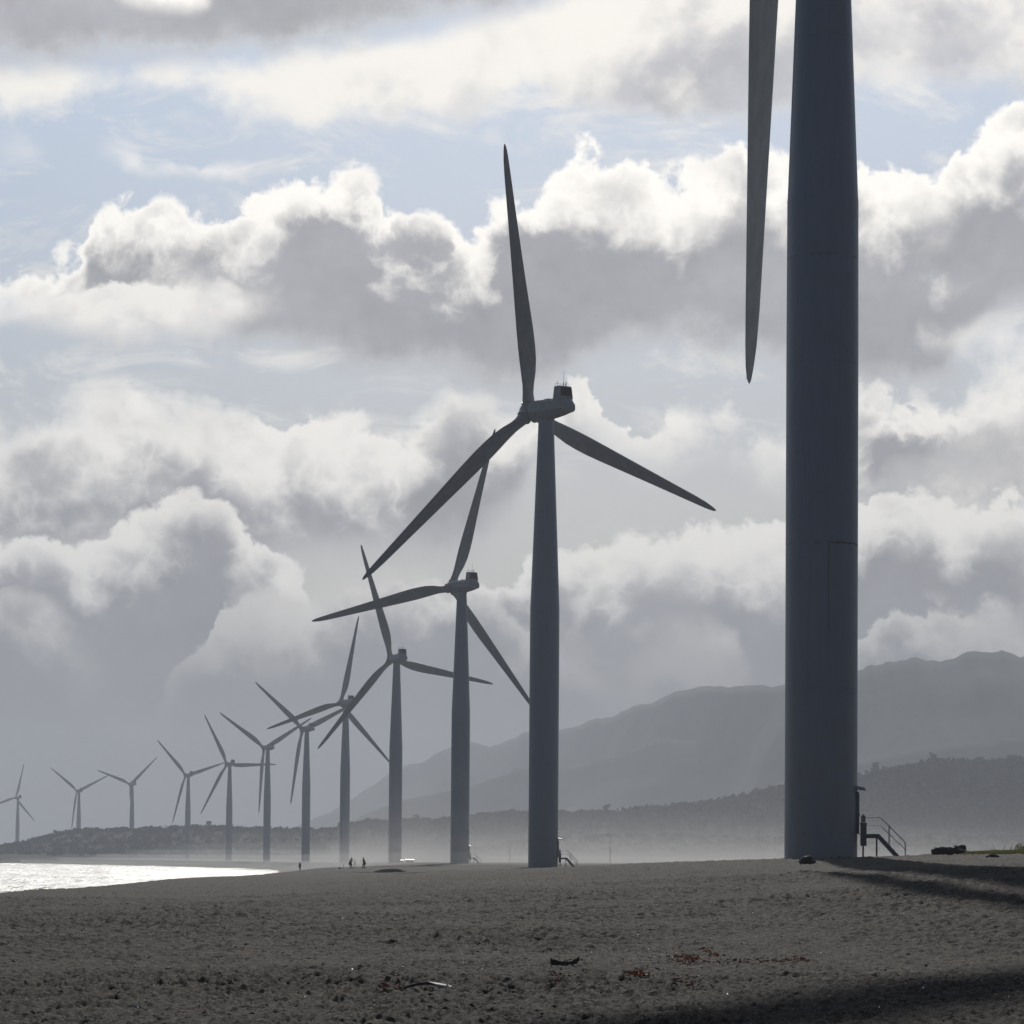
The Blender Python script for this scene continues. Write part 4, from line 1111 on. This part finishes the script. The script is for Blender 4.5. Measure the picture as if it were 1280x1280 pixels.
# tripod beside the left person
q = Vector((p.x + .62, p.y - .1, 0)); q.z = gz(q.x, q.y)
root = empty('tripod', q)
for a in (0.3, 2.4, 4.5):
    bm = bmesh.new(); tube(bm, [(0, 0, 1.05), (math.cos(a) * .34, math.sin(a) * .34, 0)], [.022, .016], 8); part('leg', bm, M_cloth1, root)
bm = bmesh.new(); tube(bm, [(0, 0, .95), (0, 0, 1.25)], .02, 8); part('centre_column', bm, M_cloth1, root)
bm = bmesh.new(); box(bm, (-.07, -.06, 1.25), (.07, .06, 1.36)); tube(bm, [(.0, .05, 1.305), (.0, .17, 1.305)], .035, 10); part('camera_body', bm, M_cloth1, root)
tag(root, 'thin dark tripod with a camera standing beside the left walker', 'tripod')
x2 = (456.5 - 640) / F * 533
person(Vector((x2, 533, gz(x2, 533))), R(170), 'person in a long flapping brown coat, the right one of the two walkers', .06, 'down', 'fwd', coat=True, stride=.12)
x3 = (377 - 640) / F * 600
p3 = person(Vector((x3, 600, gz(x3, 600))), R(60), 'lone small dark figure down at the water edge, far left of the two walkers', .0, 'down', 'down', coat=True, stride=.06)
p3.scale = (.85, .85, .85)
x4 = (426.5 - 640) / F * 500
bm = bmesh.new(); lump(bm, (0, 0, .12), .16, .14, .17, 4.0, 3, .3); o = part('stone', bm, M_rock, smooth=True); o.location = (x4, 500, gz(x4, 500)); tag(o, 'small dark stone on the beach crest left of the two walkers', 'stone')
x5 = (431 - 640) / F * 502
bm = bmesh.new(); tube(bm, [(-.12, 0, -.1), (.02, 0, .35), (.10, .02, .78)], [.035, .03, .018], 8); o = part('leaning_stick', bm, M_wood_dark, smooth=True); o.location = (x5, 502, gz(x5, 502)); tag(o, 'short dark stick leaning upright in the sand between stone and walkers', 'stick')

# ------------------------------------------------------------------ lamp posts in the mist, and added sheds standing in for glints
def lamp_post(px_, d, h, label, arm):
    x = (px_ - 640) / F * d; root = empty('lamp_post', (x, d, gz(x, d)))
    bm = bmesh.new(); tube(bm, [(0, 0, -.3), (0, 0, h * .5), (0, 0, h * .94), (arm * .25, 0, h), (arm * 1.2, 0, h + .05)], [.11, .09, .06, .05, .045], 8); part('pole', bm, M_steel, root, smooth=True)
    bm = bmesh.new(); lump(bm, (arm * 1.5, 0, h + .02), .38, .14, .09, 1.0, 2, .05, False); part('lamp_head', bm, M_steel, root, smooth=True)
    tag(root, label, 'lamp post')
lamp_post(639, 1050, 6.0, 'faint shorter lamp post in mist just left of the second nearest tower', 1)
lamp_post(764, 980, 8.2, 'faint tall lamp post alone in the mist between the two nearest towers', -1)
M_roof = simple_mat('glint_stand_in_roof', (0.26, 0.27, 0.28), .25, .6, .1, 3.0)  # roof of the added huts that stand in for unclear bright glints
for px_, d, w, lab in ((514, 1150, 2.6, 'added low hut standing in for bright glints in mist, right of the fourth nearest tower'), (503.5, 1180, 1.6, 'tiny added hut standing in for a glint beside the base of the fourth nearest tower')):
    x = (px_ - 640) / F * d; root = empty('added_shed', (x, d, gz(x, d)))
    bm = bmesh.new(); box(bm, (-w / 2, -1.1, -.5), (w / 2, 1.1, .85)); part('wall', bm, M_concrete, root)
    bm = bmesh.new(); box(bm, (-.3, -1.14, 0), (.3, -1.105, .75)); part('door', bm, M_door, root)
    bm = bmesh.new()
    loft(bm, [[(-w / 2 - .2, -1.4, 0.86), (-w / 2 - .2, 0, 1.16), (-w / 2 - .2, 1.4, 0.86), (-w / 2 - .2, 0, 1.06)], [(w / 2 + .2, -1.4, 0.86), (w / 2 + .2, 0, 1.16), (w / 2 + .2, 1.4, 0.86), (w / 2 + .2, 0, 1.06)]])
    part('roof', bm, M_roof, root); tag(root, lab, 'added_shed')
